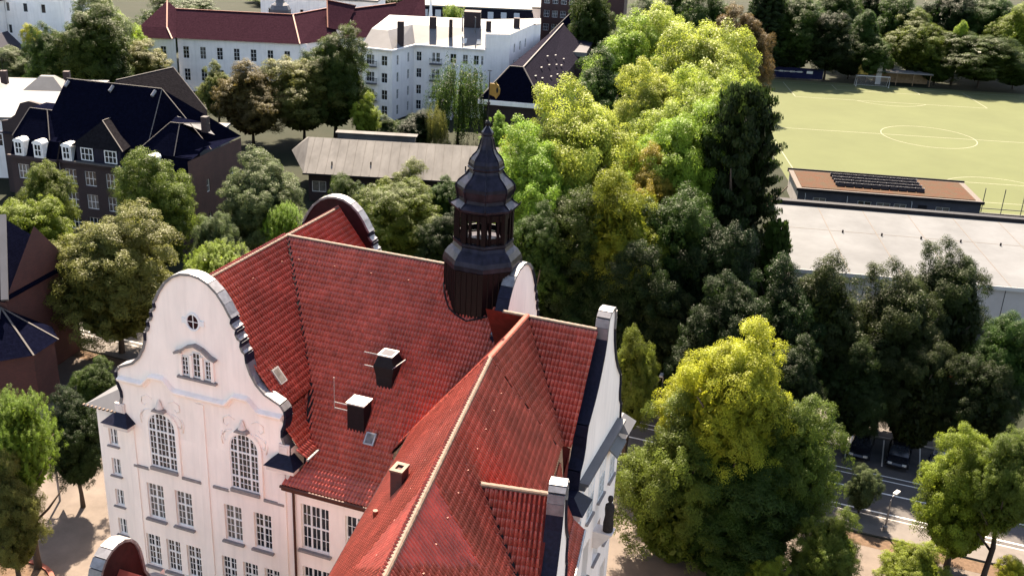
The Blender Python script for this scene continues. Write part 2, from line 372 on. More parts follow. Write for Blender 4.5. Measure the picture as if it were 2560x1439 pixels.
for s in (-1, 1):
    pline(-31, s * GL, 46, s * GL); y = s * (GL - 16.5); pline(-20.16, y, 20.16, y); pline(-20.16, y, -20.16, s * GL); pline(20.16, y, 20.16, s * GL)
    y = s * (GL - 5.5); pline(-9.16, y, 9.16, y); pline(-9.16, y, -9.16, s * GL); pline(9.16, y, 9.16, s * GL)
    ac = math.acos(5.5 / 9.15); ca = math.pi / 2 if s < 0 else -math.pi / 2; parc(0, s * (GL - 11), 9.15, ca - ac, ca + ac, 24)
pline(-31, -GL, -31, GL)

# ------------------------------------------------------------------ the school
school = empty('school_building', (OX, OY, 0), A, 'cream plaster school with red tiled roofs, curved gables and dark ridge turret', 'school')
R = 22.4
DE = math.radians(9.86); BU, BV = 17.3, -1.2              # bend of the east wing
def stw(s, t, z): return (BU + s * math.cos(DE) + t * math.sin(DE), BV + s * math.sin(DE) - t * math.cos(DE), z)
KM, KL, KC, KE = 1.085, 1.28, 1.40, 1.48
# --- roof planes: name -> polygon (u,v,z)
def zm(v): return R - KM * (9.2 - v)
vbrk = 9.2 - (R - 16.0) / KM
ROOF = {}
ROOF['west_right'] = [(0, .35, R), (5.0, .35, 16.0), (5.0, vbrk, 16.0), (0, 9.2, R)]
ROOF['west_right_rear'] = [(0, 9.2, R), (4.62, 15.5, R - 1.28 * 4.62), (0, 15.5, R)]
vz = lambda z: 9.2 - (R - z) / KM
ROOF['west_low'] = [(4.75, .2, 15.55), (6.0, .2, 13.95), (6.0, vz(13.95), 13.95), (4.75, vz(15.55), 15.55)]
ROOF['west_flare'] = [(6.0, -.05, 13.95), (6.6, -.05, 13.65), (6.6, vz(13.65), 13.65), (6.0, vz(13.95), 13.95)]
vf = .45
pk = lambda u: R - 1.30 * (17.2 - u)                       # west slope of the bent wing (upper part)
uv_ = lambda z: 17.2 - (R - z) / 1.30
ROOF['main_front'] = [(0, 9.2, R), (5.0, vbrk, 16.0), (4.72, vz(15.5), 15.5), (5.95, vz(13.9), 13.9), (6.3, vf, zm(vf)), (12.3, vf, zm(vf)), (uv_(zm(1.6)), 1.6, zm(1.6)), (uv_(19.0), 9.2 - (R - 19.0) / KM, 19.0), (14.75, 9.2 - (R - 19.2) / KM, 19.2), (14.75, 9.2, R)]
ROOF['main_flare'] = [(5.55, -.95, 12.25), (13.0, -.95, 12.25), (12.6, vf, zm(vf) - .004), (6.2, vf, zm(vf) - .004)]
h0 = stw(-4.5, -3.0, R - 1.38 * 4.5)
ROOF['bend_left'] = [(17.2, 4.3, R), (uv_(19.0), 9.2 - (R - 19.0) / KM, 19.0), (uv_(zm(1.6)), 1.6, zm(1.6)), h0, (BU, BV, R)]
ROOF['east_left'] = [stw(0, 0, R), h0, stw(-4.5, 24, R - 6.21), stw(0, 24, R)]
vE = 4.3; zE = 17.5; ue = 17.2 + (R - zE) / KE; ve = vE - (R - zE) / KE
hipr = stw(3.5, -.95, 17.5)
ROOF['bend_right'] = [(17.2, vE, R), (BU, BV, R), hipr, (ue, ve, zE)]
ROOF['east_right'] = [stw(0, 0, R), stw(0, 24, R), stw(3.5, 24, 17.5), hipr]
ROOF['gable_east_south'] = [(17.2, vE, R), (ue, ve, zE), (20.95, ve - .05, zE - .07), (20.95, vE, R)]
t1 = 7.7; zc = 20.55; s1 = (R - zc) / KC
ROOF['cross_near'] = [stw(s1, t1, zc), stw(3.5, t1 + 2.2, 17.5), stw(4.25, t1 + 2.2 + .6, 16.5), stw(4.25, t1, zc)]
ROOF['cross_far'] = [stw(s1, t1, zc), stw(4.25, t1, zc), stw(4.25, t1 - 2.8, 16.5), stw(3.5, t1 - 2.2, 17.5)]
for nm, ta, tb in (('low_a', -.6, t1 - 2.9), ('low_b', t1 + 2.9, 24)):
    ROOF['east_' + nm] = [stw(3.55, ta, 17.1), stw(3.55, tb, 17.1), stw(3.95, tb, 15.0), stw(3.95, ta, 15.0)]
    ROOF['east_mid_' + nm] = [stw(3.95, ta, 15.0), stw(3.95, tb, 15.0), stw(4.4, tb, 14.0), stw(4.4, ta, 14.0)]
    ROOF['east_flare_' + nm] = [stw(4.4, ta, 14.0), stw(4.4, tb, 14.0), stw(5.0, tb, 13.45), stw(5.0, ta, 13.45)]
PLAIN = [[(0, .35, R), (0, 15.5, R), (-5.0, 15.5, 16.0), (-5.0, .35, 16.0)], [(-5.0, .35, 16), (-5.0, 15.5, 16), (-6.2, 15.5, 13.6), (-6.2, .35, 13.6)],
         [(0, 9.2, R), (14.75, 9.2, R), (14.75, 18.5, 12.6), (6.5, 18.5, 12.6), (4.62, 15.5, R - 1.28 * 4.62)],
         [(14.9, vE, R), (20.95, vE, R), (20.95, 9, 15), (14.9, 9, 15)], [(17.2, vE, R), (14.9, vE, R), (14.9, 6.2, 19.2)], [(ue, ve, zE - .05), (20.95, ve - .05, zE - .12), (20.95, ve - 2.6, 13.8), stw(3.95, -.6, 14.9)]]
b = MB()
for p in list(ROOF.values()) + PLAIN: b.quad(*p)
# step faces between the upper and lower roof of the west wing
b.quad((5.0, .35, 16.0), (5.0, vbrk, 16.0), (4.75, vz(15.55), 15.55), (4.75, .2, 15.55))
roof = b.build('roof', 'roof_deck', school, fix=False)

TW, TH = .20, .345
def tile_template():
    px = [0, .028, .060, .095, .125, .16, .20]; pz = [.012, .072, .094, .070, .018, .000, .012]
    vs = []
    for y, lift in ((0, .024), (TH * 1.14, .005)):
        vs += [(x, y, z + lift) for x, z in zip(px, pz)]
    vs += [(x, .004, max(z + .012, .0)) for x, z in zip(px, pz)]
    n = len(px); fs = [(i, i + 1, n + i + 1, n + i) for i in range(n - 1)] + [(2 * n + i, 2 * n + i + 1, i + 1, i) for i in range(n - 1)]
    return np.array(vs), np.array(fs)
TV, TF = tile_template()
def in_poly(x, y, P):
    ins = np.zeros(len(x), bool); n = len(P)
    for i in range(n):
        x0, y0 = P[i]; x1, y1 = P[(i + 1) % n]
        c = ((y0 > y) != (y1 > y)); xi = (x1 - x0) * (y - y0) / (y1 - y0 + 1e-12) + x0
        ins ^= c & (x < xi)
    return ins
frames = []                                               # (origin, ex, ey, n) of each tile
for nm, P in ROOF.items():
    P = [Vector(p) for p in P]; nrm = Vector((0, 0, 0))
    for i in range(len(P)): nrm += P[i].cross(P[(i + 1) % len(P)])
    nrm.normalize()
    if nrm.z < 0: nrm = -nrm
    ex = Vector((-nrm.y, nrm.x, 0)).normalized(); ey = nrm.cross(ex).normalized()
    if ey.z < 0: ex, ey = -ex, -ey
    o = P[0]; q = [((p - o).dot(ex), (p - o).dot(ey)) for p in P]
    xs = [a for a, _ in q]; ys = [c for _, c in q]; x0, y0 = min(xs), min(ys)
    nx_, ny_ = int((max(xs) - x0) / TW) + 1, int((max(ys) - y0) / TH) + 1
    gx, gy = np.meshgrid(np.arange(nx_), np.arange(ny_)); gx = gx.ravel(); gy = gy.ravel()
    cx = x0 + gx * TW + TW / 2; cy = y0 + gy * TH + TH * .45
    ok = in_poly(cx, cy, q)
    for X, Y in zip(x0 + gx[ok] * TW, y0 + gy[ok] * TH): frames.append((o + ex * float(X) + ey * float(Y), ex, ey, nrm, nm))
# the 300 that show largest: nearest to the camera on the east wing, inside the view
def wpt(p): return Vector(uvw(p[0], p[1], p[2]))
def seen(f):
    d = wpt(f[0]) - Vector((0, 0, 44)); zc_ = d.dot(fw); px = 1280 + 2640 * d.dot(rt) / zc_; py = 719.5 - 2640 * d.dot(up) / zc_
    return zc_ if (20 < px < 2540 and 10 < py < 1425) else 1e9
order = sorted((i for i in range(len(frames)) if frames[i][4] in ('east_left', 'east_right', 'cross_near')), key=lambda i: seen(frames[i]))
single = set(order[:300])
rng = np.random.RandomState(3)
tmes = []
for q in (.25, .4, .5, .6, .75):
    tme = bpy.data.meshes.new('tile'); tme.from_pydata([tuple(v) for v in TV], [], [tuple(f) for f in TF]); tme.materials.append(MATS['tile_red'])
    at = tme.attributes.new('tint', 'FLOAT', 'POINT'); at.data.foreach_set('value', [q] * len(TV)); tmes.append(tme)
V_, T_ = [], []; nt_ = 0
for i, (o, ex, ey, n, nm) in enumerate(frames):
    j = rng.normal(0, .004, 3); o2 = o + n * float(abs(j[0]) * .8) + ex * float(j[1]) + ey * float(j[2])
    if i in single:
        t = bpy.data.objects.new('tile', tmes[rng.randint(5)]); link(t, roof)
        t.matrix_local = Matrix(((ex.x, ey.x, n.x, o2.x), (ex.y, ey.y, n.y, o2.y), (ex.z, ey.z, n.z, o2.z), (0, 0, 0, 1)))
    else:
        M = np.array([ex, ey, n]); V_.append(TV @ M + np.array(o2)); T_.append(np.clip(rng.normal(.5, .2), 0, 1)); nt_ += 1
V = np.concatenate(V_); F = (TF[None] + (np.arange(nt_) * len(TV))[:, None, None]).reshape(-1, 4)
def np_mesh(name, V, F, m, tint=None, smooth=False):
    me = bpy.data.meshes.new(name); nv, nf = len(V), len(F); k = F.shape[1]
    me.vertices.add(nv); me.vertices.foreach_set('co', V.astype(np.float32).ravel())
    me.loops.add(nf * k); me.loops.foreach_set('vertex_index', F.astype(np.int32).ravel())
    me.polygons.add(nf); me.polygons.foreach_set('loop_start', np.arange(0, nf * k, k, dtype=np.int32)); me.polygons.foreach_set('loop_total', np.full(nf, k, np.int32))
    if smooth: me.polygons.foreach_set('use_smooth', np.ones(nf, bool))
    me.update(calc_edges=True); me.materials.append(MATS[m])
    if tint is not None:
        a = me.attributes.new('tint', 'FLOAT', 'POINT'); a.data.foreach_set('value', np.asarray(tint, np.float32))
    return me
tf = mobj('tile_field', np_mesh('tile_field', V, F, 'tile_red', np.repeat(T_, len(TV))), roof); tag(tf, kind='stuff')

# ridge caps, hips and valley gutters
def rowcaps(name, a, b_, r, m, seg=.38):
    a, b_ = Vector(a), Vector(b_); d = b_ - a; n = max(1, int(d.length / seg)); d.normalize(); mb = MB()
    x = d.cross(Vector((0, 0, 1))).normalized(); y = x.cross(d)
    L_ = (b_ - a).length / n
    for k in range(n):
        p = a + d * (L_ * k - .02); q = a + d * (L_ * (k + 1) + .02); vs = []
        for e, rr in ((p, r * 1.0), (q, r * .88)):
            for i in range(7):
                t = math.pi * i / 6; vs.append(e + x * (math.cos(t) * rr) + y * (math.sin(t) * rr * .8 - .03))
        mb.add(vs, [(i, i + 1, 8 + i, 7 + i) for i in range(6)] + [tuple(range(7)), tuple(range(13, 6, -1))])
    return mb.build(name, m, roof)
rowcaps('ridge_cap', (0, .4, R + .03), (0, 15.4, R + .03), .14, 'ridge_tile')
rowcaps('ridge_cap', (0, 9.2, R + .04), (14.7, 9.2, R + .04), .14, 'ridge_tile')
rowcaps('ridge_cap', (15.9, vE, R + .04), (20.9, vE, R + .04), .14, 'ridge_tile')
rowcaps('ridge_cap', (17.2, vE, R + .05), (BU, BV, R + .05), .18, 'ridge_red')  # duller red cap colour stands for the turret's shadow on this ridge
rowcaps('ridge_cap', stw(0, 0, R + .05), stw(0, 24, R + .05), .165, 'ridge_tile')
rowcaps('ridge_cap', stw(s1, t1, zc + .04), stw(4.2, t1, zc + .04), .16, 'ridge_tile')
rowcaps('hip_cap', h0, (BU, BV, R), .13, 'ridge_red')
def gutter(name, pts, w=.34, m='valley_lead', lift=.075):
    mb = MB()
    for a, b_ in zip(pts[:-1], pts[1:]):
        a = Vector(a) + Vector((0, 0, lift)); b_ = Vector(b_) + Vector((0, 0, lift)); mb.beam(a, b_, w, .03)
    return mb.build(name, m, roof)
gutter('valley_gutter', [(0, 9.1, R), (5.0, vbrk, 16.0), (6.3, vf, zm(vf))])
gutter('valley_gutter', [(0, 9.3, R), (4.62, 15.5, R - 1.28 * 4.62)], .25)
gutter('valley_gutter', [(14.75, 9.2 - (R - 19.2) / KM, 19.2), (uv_(zm(1.6)), 1.6, zm(1.6))], .3)
gutter('valley_gutter', [(17.2, vE, R), (ue, ve, zE)])
gutter('valley_gutter', [stw(s1, t1, zc), stw(3.5, t1 + 2.2, 17.5), stw(4.2, t1 + 2.8, 16.6)], .3)
gutter('hip_seam', [stw(0, 0, R), hipr], .1, 'valley_lead', .06)
# eaves gutters, fascia boards, downpipe
mb = MB(); mb.tube([(5.5, -1.02, 12.2), (12.6, -1.02, 12.2)], .09, 8); mb.box(5.5, 12.9, -.93, -.78, 11.9, 12.2); mb.build('eaves_gutter', 'pipe_brown', roof)
mb = MB(); mb.tube([(6.68, -.1, 13.6), (6.68, 1.15, 13.6)], .08, 8); mb.build('eaves_gutter', 'metal_light', roof)
mb = MB(); mb.tube([stw(-4.62, -3.0, R - 6.35), stw(-4.62, 24, R - 6.35)], .07, 8); mb.build('eaves_gutter', 'iron', roof)
mb = MB(); mb.tube([stw(5.08, -.6, 13.4), stw(5.08, t1 - 2.9, 13.4)], .08, 8); mb.build('eaves_gutter', 'metal_light', roof)
mb = MB(); mb.tube([stw(5.08, t1 + 2.9, 13.4), stw(5.08, 24, 13.4)], .08, 8); mb.build('eaves_gutter', 'metal_light', roof)
mb = MB(); mb.tube([(5.62, -.98, 12.15), (5.74, -.55, 11.7), (5.74, -.12, 11.4), (5.74, -.12, 0)], .075, 8); mb.build('downpipe', 'pipe_brown', school)

# snow guards: small hooks
mb = MB()
def hook(p, d): mb.box(p[0] - .04, p[0] + .04, p[1] - .04, p[1] + .04, p[2] + .06, p[2] + .15)
for k in range(13):
    hook(stw(.85, 1.2 + 1.7 * k, R - KC * .85), 0); hook(stw(-1.1, .6 + 2.2 * k, R - 1.38 * 1.1), 0)
for k in range(5): hook((.8, 1.3 + 1.5 * k, R - KL * .8), 0); hook((1.4 + 2.4 * k, 8.2, zm(8.2)), 0)
sg = mb.build('snow_guard', 'ridge_red', roof); tag(sg, kind='stuff')

# skylights, chimneys
def skylight(c, n, w, h):
    n = Vector(n).normalized(); ex = Vector((-n.y, n.x, 0)).normalized(); ey = n.cross(ex); c = Vector(c); mb = MB()
    def slab(w_, h_, a, d): mb.add([c + ex * (i * w_ / 2) + ey * (j * h_ / 2) + n * q for q in (a, d) for i, j in ((-1, -1), (1, -1), (1, 1), (-1, 1))], [(0, 3, 2, 1), (4, 5, 6, 7), (0, 1, 5, 4), (1, 2, 6, 5), (2, 3, 7, 6), (3, 0, 4, 7)])
    slab(w, h, 0, .16); o = mb.build('skylight', 'metal_light', roof)
    mb = MB(); slab(w - .14, h - .14, .10, .17); mb.build('pane', 'glass', o) if False else None
    m2 = MB(); m2.quad(*[c + ex * (i * (w - .16) / 2) + ey * (j * (h - .16) / 2) + n * .166 for i, j in ((-1, -1), (1, -1), (1, 1), (-1, 1))]); m2.build('skylight_pane', 'glass_curtain', roof, fix=False)
skylight((4.0, 1.5, R - KL * 4.0 + .05), (KL, 0, 1), .62, .95)
skylight((9.45, 1.9, zm(1.9) + .05), (0, -KM, 1), .6, .7)
# chimney with flared slate sides
def chimney1():
    mb = MB(); x, y, z = 9.25, 4.4, 16.2
    def ring(w, d, zz, dy=0): return [(x - w, y - d + dy, zz), (x + w, y - d + dy, zz), (x + w, y + d + dy, zz), (x - w, y + d + dy, zz)]
    rs = [ring(.42, .5, z), ring(.5, .55, z + 1.2), ring(.62, .62, z + 1.75), ring(.42, .42, z + 2.35)]
    vs = sum(rs, []); fs = []
    for i in range(3):
        for k in range(4): fs.append((i * 4 + k, i * 4 + (k + 1) % 4, (i + 1) * 4 + (k + 1) % 4, (i + 1) * 4 + k))
    mb.add(vs, fs + [(12, 13, 14, 15)]); c = mb.build('chimney', 'chimney_slate', roof)
    mb = MB(); mb.box(x - .46, x + .46, y - .46, y + .46, z + 2.354, z + 2.42); mb.build('chimney_cap', 'metal_light', roof)
    mb = MB(); mb.box(x - .36, x + .36, y - .36, y + .36, z + 2.424, z + 2.43); mb.build('chimney_flue', 'pav_wall', roof)
    for zz in (16.95, 17.75): mb = MB(); mb.tube([(x - 1.35, y - .25, zz + .75), (x - .3, y - .25, zz + .75)], .03, 6); mb.build('roof_rail', 'metal_light', roof)
    mb = MB(); mb.tube([(x + .55, y - .6, 18.0), (x + .95, y + .2, 18.3)], .03, 6); mb.build('roof_rail', 'metal_light', roof)
def chimney2():
    mb = MB(); x, y, z = 8.45, 2.5, 14.2
    mb.box(x - .5, x + .5, y - .45, y + .45, z, z + 2.1); mb.build('chimney', 'chimney_slate', roof)
    mb = MB(); mb.box(x - .56, x + .56, y - .51, y + .51, z + 2.104, z + 2.19); mb.build('chimney_cap', 'metal_light', roof)
    mb = MB()
    for zz in (15.75, 16.1): mb.tube([(x - 1.4, y - .25, zz), (x - .45, y - .25, zz)], .03, 6)
    mb.tube([(x - 1.4, y - .25, 15.7), (x - 1.4, y - .25, 17.6)], .02, 6); mb.build('roof_rail', 'metal_light', roof)
chimney1(); chimney2()
c3 = stw(-2.3, 6.9, R - 1.38 * 2.3)
mb = MB(); mb.box(c3[0] - .26, c3[0] + .26, c3[1] - .34, c3[1] + .34, c3[2] - .5, c3[2] + 1.0); mb.build('chimney', 'brick_red', roof)
mb = MB()
for q in ((-.3, .3, -.38, -.18), (-.3, .3, .18, .38), (-.3, -.14, -.18, .18), (.14, .3, -.18, .18)): mb.box(c3[0] + q[0], c3[0] + q[1], c3[1] + q[2], c3[1] + q[3], c3[2] + 1.004, c3[2] + 1.1)
mb.build('chimney_cap', 'ridge_tile', roof)
c4 = stw(-3.1, 7.7, R - 1.38 * 3.1); mb = MB(); mb.tube([c4, (c4[0], c4[1], c4[2] + .45)], .11, 10); mb.build('vent_pipe', 'ridge_red', roof)

# --- curved gables
HALF = [(0, 23.0), (.55, 22.93), (1.1, 22.68), (1.6, 22.25), (2.0, 21.7), (2.3, 21.15), (2.42, 21.0), (2.36, 20.75), (2.50, 20.52), (2.68, 20.42), (2.62, 20.15), (2.74, 19.9), (2.93, 19.8), (2.88, 19.5), (2.98, 19.22), (3.16, 19.1),
        (3.2, 18.6), (3.4, 18.0), (3.75, 17.4), (4.25, 16.92), (4.85, 16.65), (5.2, 16.5), (5.42, 16.2), (5.46, 15.85), (5.38, 15.4), (5.22, 15.0), (5.2, 14.6), (5.36, 14.1), (5.62, 13.75), (5.62, 12.8)]
HALF_E = [(0, 23.1), (.35, 23.05), (.6, 22.85), (.70, 22.4), (.74, 21.8), (.95, 21.05), (1.3, 20.3), (1.7, 19.6), (2.2, 18.95), (2.75, 18.4), (3.1, 18.05), (3.26, 17.5), (3.3, 16.9), (3.5, 16.3), (3.9, 15.85), (4.0, 15.2), (4.1, 14.3), (4.6, 13.8), (4.6, 12.8)]
def gable(name, fn, face='plaster', th=.5, back=None, half=HALF, base=12.8, coping='zinc', dark=.3, capz=0):
    """fn(a,z,d): a across, d 0 = outer face, positive = inwards"""
    out = [(a, z) for a, z in reversed(half)] + [(-a, z) for a, z in half[1:]]
    mb = MB()
    n = len(out); bot = [(a, base) for a, z in out]
    # outer and inner faces as strips
    for d, fl in ((0, 0), (th, 1)):
        mb.mi = 1 if (fl and back) else 0
        for i in range(len(half) - 1):
            (a0, z0), (a1, z1) = half[i], half[i + 1]
            if z0 - z1 < .02: continue
            mb.quad(fn(-a1, z1, d), fn(a1, z1, d), fn(a0, z0, d), fn(-a0, z0, d)) if a0 > 0 else mb.quad(fn(-a1, z1, d), fn(a1, z1, d), fn(0, z0, d))
    mb.mi = 0
    g = mb.build(name, [face, back] if back else face, school, fix=False)
    mb = MB(); e = .10; tk = .14
    for i in range(n - 1):
        (a0, z0), (a1, z1) = out[i], out[i + 1]
        dx, dz = a1 - a0, z1 - z0; l = math.hypot(dx, dz)
        if l < 1e-4 or (max(z0, z1) < 13.8): continue
        nx, nz = dz / l, -dx / l
        if nx * (a0 + a1) / 2 + nz * ((z0 + z1) / 2 - 16) < 0: nx, nz = -nx, -nz
        o0, o1 = (a0 + nx * tk, z0 + nz * tk), (a1 + nx * tk, z1 + nz * tk); mb.mi = 1 if (nz < dark and max(z0, z1) < half[0][1] - capz) else 0  # steep coping faces coloured dark, top faces light: sky light painted by slope
        mb.add([fn(a0, z0, -e), fn(a1, z1, -e), fn(a1, z1, th + e), fn(a0, z0, th + e), fn(*o0, -e), fn(*o1, -e), fn(*o1, th + e), fn(*o0, th + e)],
               [(0, 3, 2, 1), (4, 5, 6, 7), (0, 1, 5, 4), (1, 2, 6, 5), (2, 3, 7, 6), (3, 0, 4, 7)])
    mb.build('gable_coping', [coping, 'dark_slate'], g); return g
g_w = gable('gable', lambda a, z, d: (a - .15, d, z))
gable('gable', lambda a, z, d: (a - .2, 16.0 - d, z), back='gable_back')
UE = 21.35; VC = 5.4
g_e = gable('gable', lambda a, z, d: (UE - d, VC + a, z), half=HALF_E, dark=.85, capz=.75)
gable('gable', lambda a, z, d: (15.0 - d, 9.5 + a, z), dark=.7)
SC = 4.75
half2 = [(a * .76, 12.6 + (z - 12.8) * .83) for a, z in HALF_E]
gable('gable', lambda a, z, d: stw(SC - d, t1 + a, z), half=half2, base=12.4, dark=.85, capz=.7)

# --- walls
# west facade with openings
LW = 11.24; x0 = -5.62
arch = [(-2.8, 10.6, 1.85, 3.6), (2.65, 10.6, 1.85, 3.6)]
dbl = [(-3.72, 6.85, 1.15, 2.4), (-1.75, 6.85, 1.15, 2.4), (1.62, 6.85, 1.15, 2.4), (3.58, 6.85, 1.15, 2.4)]
tri = [(-4.2, 3.35, .98, 2.25), (-2.76, 3.35, .98, 2.25), (-1.32, 3.35, .98, 2.25), (1.15, 3.35, .98, 2.25), (2.6, 3.35, .98, 2.25), (4.05, 3.35, .98, 2.25)]
low = [(-4.2, .6, .98, 1.7), (-2.76, .6, .98, 1.7), (-1.32, .6, .98, 1.7), (1.15, .6, .98, 1.7), (2.6, .6, .98, 1.7), (4.05, .6, .98, 1.7)]
att = [(-.75, 17.05, .46, 1.15), (0.0, 17.05, .52, 1.5), (.75, 17.05, .46, 1.15)]
def H(lst, off): return [(c - w / 2 - off, c + w / 2 - off, z, z + h) for c, z, w, h in lst]
wall_w = mobj('wall', facade_mesh('wall', 'plaster', LW, 0, 12.8, H(dbl + tri + low, x0) + [(c - w / 2 - x0, c + w / 2 - x0, z, min(12.8, z + h)) for c, z, w, h in arch], .24), school, (x0, 0, 0))
# upper strip between z 12.8 and the gable belongs to the gable face; arches reach into it: cover pieces
for c, z, w, h in arch:
    window(school, (c, 0, z), 0, w, h, 7, 9, rec=-.075, arch=.92, mull=(2, 5), trans=(2, 6))
    mb = MB(); N = 16                                           # raised arch moulding
    for k in range(N):
        a0, a1 = math.pi * k / N, math.pi * (k + 1) / N; f = lambda a, q: (c + (w / 2 + q) * math.cos(a), z + h - .92 + (.92 + q) * math.sin(a))
        mb.prism([f(a0, 0), f(a1, 0), f(a1, .22), f(a0, .22)], lambda x, zz, d: (x, d, zz), -.11, .0)
    for s in (-1, 1): mb.box(c + s * (w / 2) - (0 if s > 0 else .22), c + s * (w / 2) + (.22 if s > 0 else 0), -.11, -.001, z - .32, z + h - .92)
    mb.build('window_surround', 'plaster', school)
    mb = MB(); mb.box(c - w / 2 - .02, c + w / 2 + .02, -.22, -.004, z - .22, z - .005); mb.build('window_sill', 'sill_stone', school)
    # carved cartouche over the arch
    mb = MB(); mb.lathe([(.02, -.1), (.30, -.02), (.42, .12), (.3, .3), (.22, .62), (.08, .95), (.02, 1.0)], (0, 0), 12)
    k_ = mb.build('carved_keystone', 'plaster_trim', school, (c - .02, -.10, z + h + .28), smooth=True); k_.scale = (.62, .5, .62)
    mb = MB(); mb.prism([(-.42, 0), (.42, 0), (.34, .14), (-.34, .14)], lambda x, zz, d: (x, d, zz), -.36, -.02); mb.build('carved_bracket', 'sill_stone', school, (c, 0, z + h + .16))
    for s in (-1, 1):
        mb = MB()
        for sp in ([(.55, .75), (.9, .95), (1.25, .75), (1.3, .4), (1.08, .25), (.95, .42)], [(.75, .1), (1.15, -.05), (1.38, -.35), (1.3, -.7), (1.1, -.62)], [(1.38, -.1), (1.5, -.5), (1.4, -.95)]):
            mb.tube([(c + s * a, -.008, z + h + q) for a, q in sp], [.03, .045, .045, .04, .03, .02][:len(sp)], 6)
        mb.build('carved_scroll', 'plaster', school, smooth=True)
for i, (c, z, w, h) in enumerate(dbl): window(school, (c, 0, z), 0, w, h, 4, 5, mull=(2,), trans=(3,), curtain=i in (0, 1, 2))
for i, (c, z, w, h) in enumerate(tri + low): window(school, (c, 0, z), 0, w, h, 4, 5, mull=(2,), trans=(3,))
for c, z, w, h in att: window(school, (c - .1, 0, z), 0, w, h, 2, 4, rec=-.06, frame=.06)
sl = MB()
def sills(lst, q=.14, y=-.2):
    for c, z, w, h in lst:
        mb = MB(); mb.box(c - w / 2 - q, c + w / 2 + q, y, -.003, z - .13, z - .004); mb.build('window_sill', 'sill_stone', school)
sills(dbl); sills(tri)
# attic window hood and oval window
mb = MB()
pts = [(-1.32, 18.35), (-.95, 18.5), (-.5, 18.85), (0, 19.02), (.5, 18.85), (.95, 18.5), (1.32, 18.35)]
for p, q in zip(pts[:-1], pts[1:]): mb.beam((p[0] - .1, -.14, p[1]), (q[0] - .1, -.14, q[1]), .3, .13)
mb.build('window_hood', 'sill_stone', school)
mb = MB(); mb.box(-1.35, 1.15, -.22, -.004, 16.86, 16.98); mb.build('window_sill', 'sill_stone', school)
for s in (-1.12, -.44, .24, .92): mb = MB(); mb.box(s - .09, s + .09, -.13, -.002, 17.0, 18.35); mb.build('window_post', 'plaster', school)
mb = MB(); N = 20
for k in range(N):
    a0, a1 = 2 * math.pi * k / N, 2 * math.pi * (k + 1) / N; f = lambda a, q: (-.15 + (.36 + q) * math.cos(a), 20.35 + (.42 + q) * math.sin(a))
    mb.prism([f(a0, 0), f(a1, 0), f(a1, .11), f(a0, .11)], lambda x, zz, d: (x, d, zz), -.09, 0)
for s in (-1, 1): mb.box(-.15 + s * .56 - .14, -.15 + s * .56 + .14, -.08, -.002, 20.2, 20.5)
mb.box(-.17, -.13, -.05, -.01, 19.95, 20.75); mb.box(-.5, .2, -.045, -.012, 20.33, 20.37)
ow = mb.build('oval_window', 'window_white', school)
mb = MB(); mb.prism([(-.15 + .37 * math.cos(2 * math.pi * k / 20), 20.35 + .43 * math.sin(2 * math.pi * k / 20)) for k in range(20)], lambda x, zz, d: (x, d, zz), -.02, -.006); mb.build('pane', 'gable_back', ow)
# wavy cornice
def cornice(fn, hw, z0, bumps, nm='cornice', amp=.62):
    mb = MB(); N = 90; pts = []
    for i in range(N + 1):
        a = -hw + 2 * hw * i / N; z = z0
        for c in bumps:
            d = abs(a - c)
            if d < 1.15: z += amp * (.5 + .5 * math.cos(math.pi * min(1, max(0, (d - .35) / .8))))
        pts.append((a, z))
    prof = [(0, -.24), (-.08, -.22), (-.10, -.12), (-.2, -.06), (-.28, .05), (-.28, .14), (-.05, .22), (0, .24)]
    for (a0, z0_), (a1, z1_) in zip(pts[:-1], pts[1:]):
        for (d0, e0), (d1, e1) in zip(prof[:-1], prof[1:]): mb.quad(fn(a0, z0_ + e0, d0), fn(a1, z1_ + e0, d0), fn(a1, z1_ + e1, d1), fn(a0, z0_ + e1, d1))
    for (a, z) in (pts[0], pts[-1]): mb.quad(*[fn(a, z + e, d) for d, e in prof])
    return mb.build(nm, 'plaster', school, fix=True)
cornice(lambda a, z, d: (a - .15, d, z), 5.35, 15.75, (-2.65, 2.8))
for a, q in ((-5.0, -3.95), (-1.65, -.35), (.45, 1.5), (3.8, 5.1)): mb = MB(); mb.box(a, q, -.12, -.002, 10.2, 10.34); mb.build('string_course', 'sill_stone', school)
for x in (-5.05, -.12, 4.95): mb = MB(); mb.box(x - .26, x + .26, -.07, -.001, 0, 15.4 if abs(x) < 1 else 13.0); mb.build('pilaster', 'plaster', school)
# kneelers with dark slate caps
for s, x in ((-1, -5.6), (1, 5.25)):
    mb = MB(); mb.add([(x - .95, -.75, 13.05), (x + .95, -.75, 13.05), (x + .95, .3, 13.05), (x - .95, .3, 13.05), (x - .35, -.1, 13.62), (x + .35, -.1, 13.62), (x + .35, .3, 13.62), (x - .35, .3, 13.62)],
              [(0, 3, 2, 1), (4, 5, 6, 7), (0, 1, 5, 4), (1, 2, 6, 5), (2, 3, 7, 6), (3, 0, 4, 7)]); mb.build('kneeler_cap', 'dark_slate', school)
    mb = MB(); mb.box(x - .85, x + .85, -.62, -.001, 12.75, 13.046); mb.build('kneeler', 'plaster_trim', school)
    mb = MB(); mb.box(x - .32, x + .32, -.12, -.004, 13.55, 14.2); mb.box(x - .22, x + .22, -.16, -.121, 13.65, 14.1); mb.build('kneeler_block', 'plaster_trim', school)
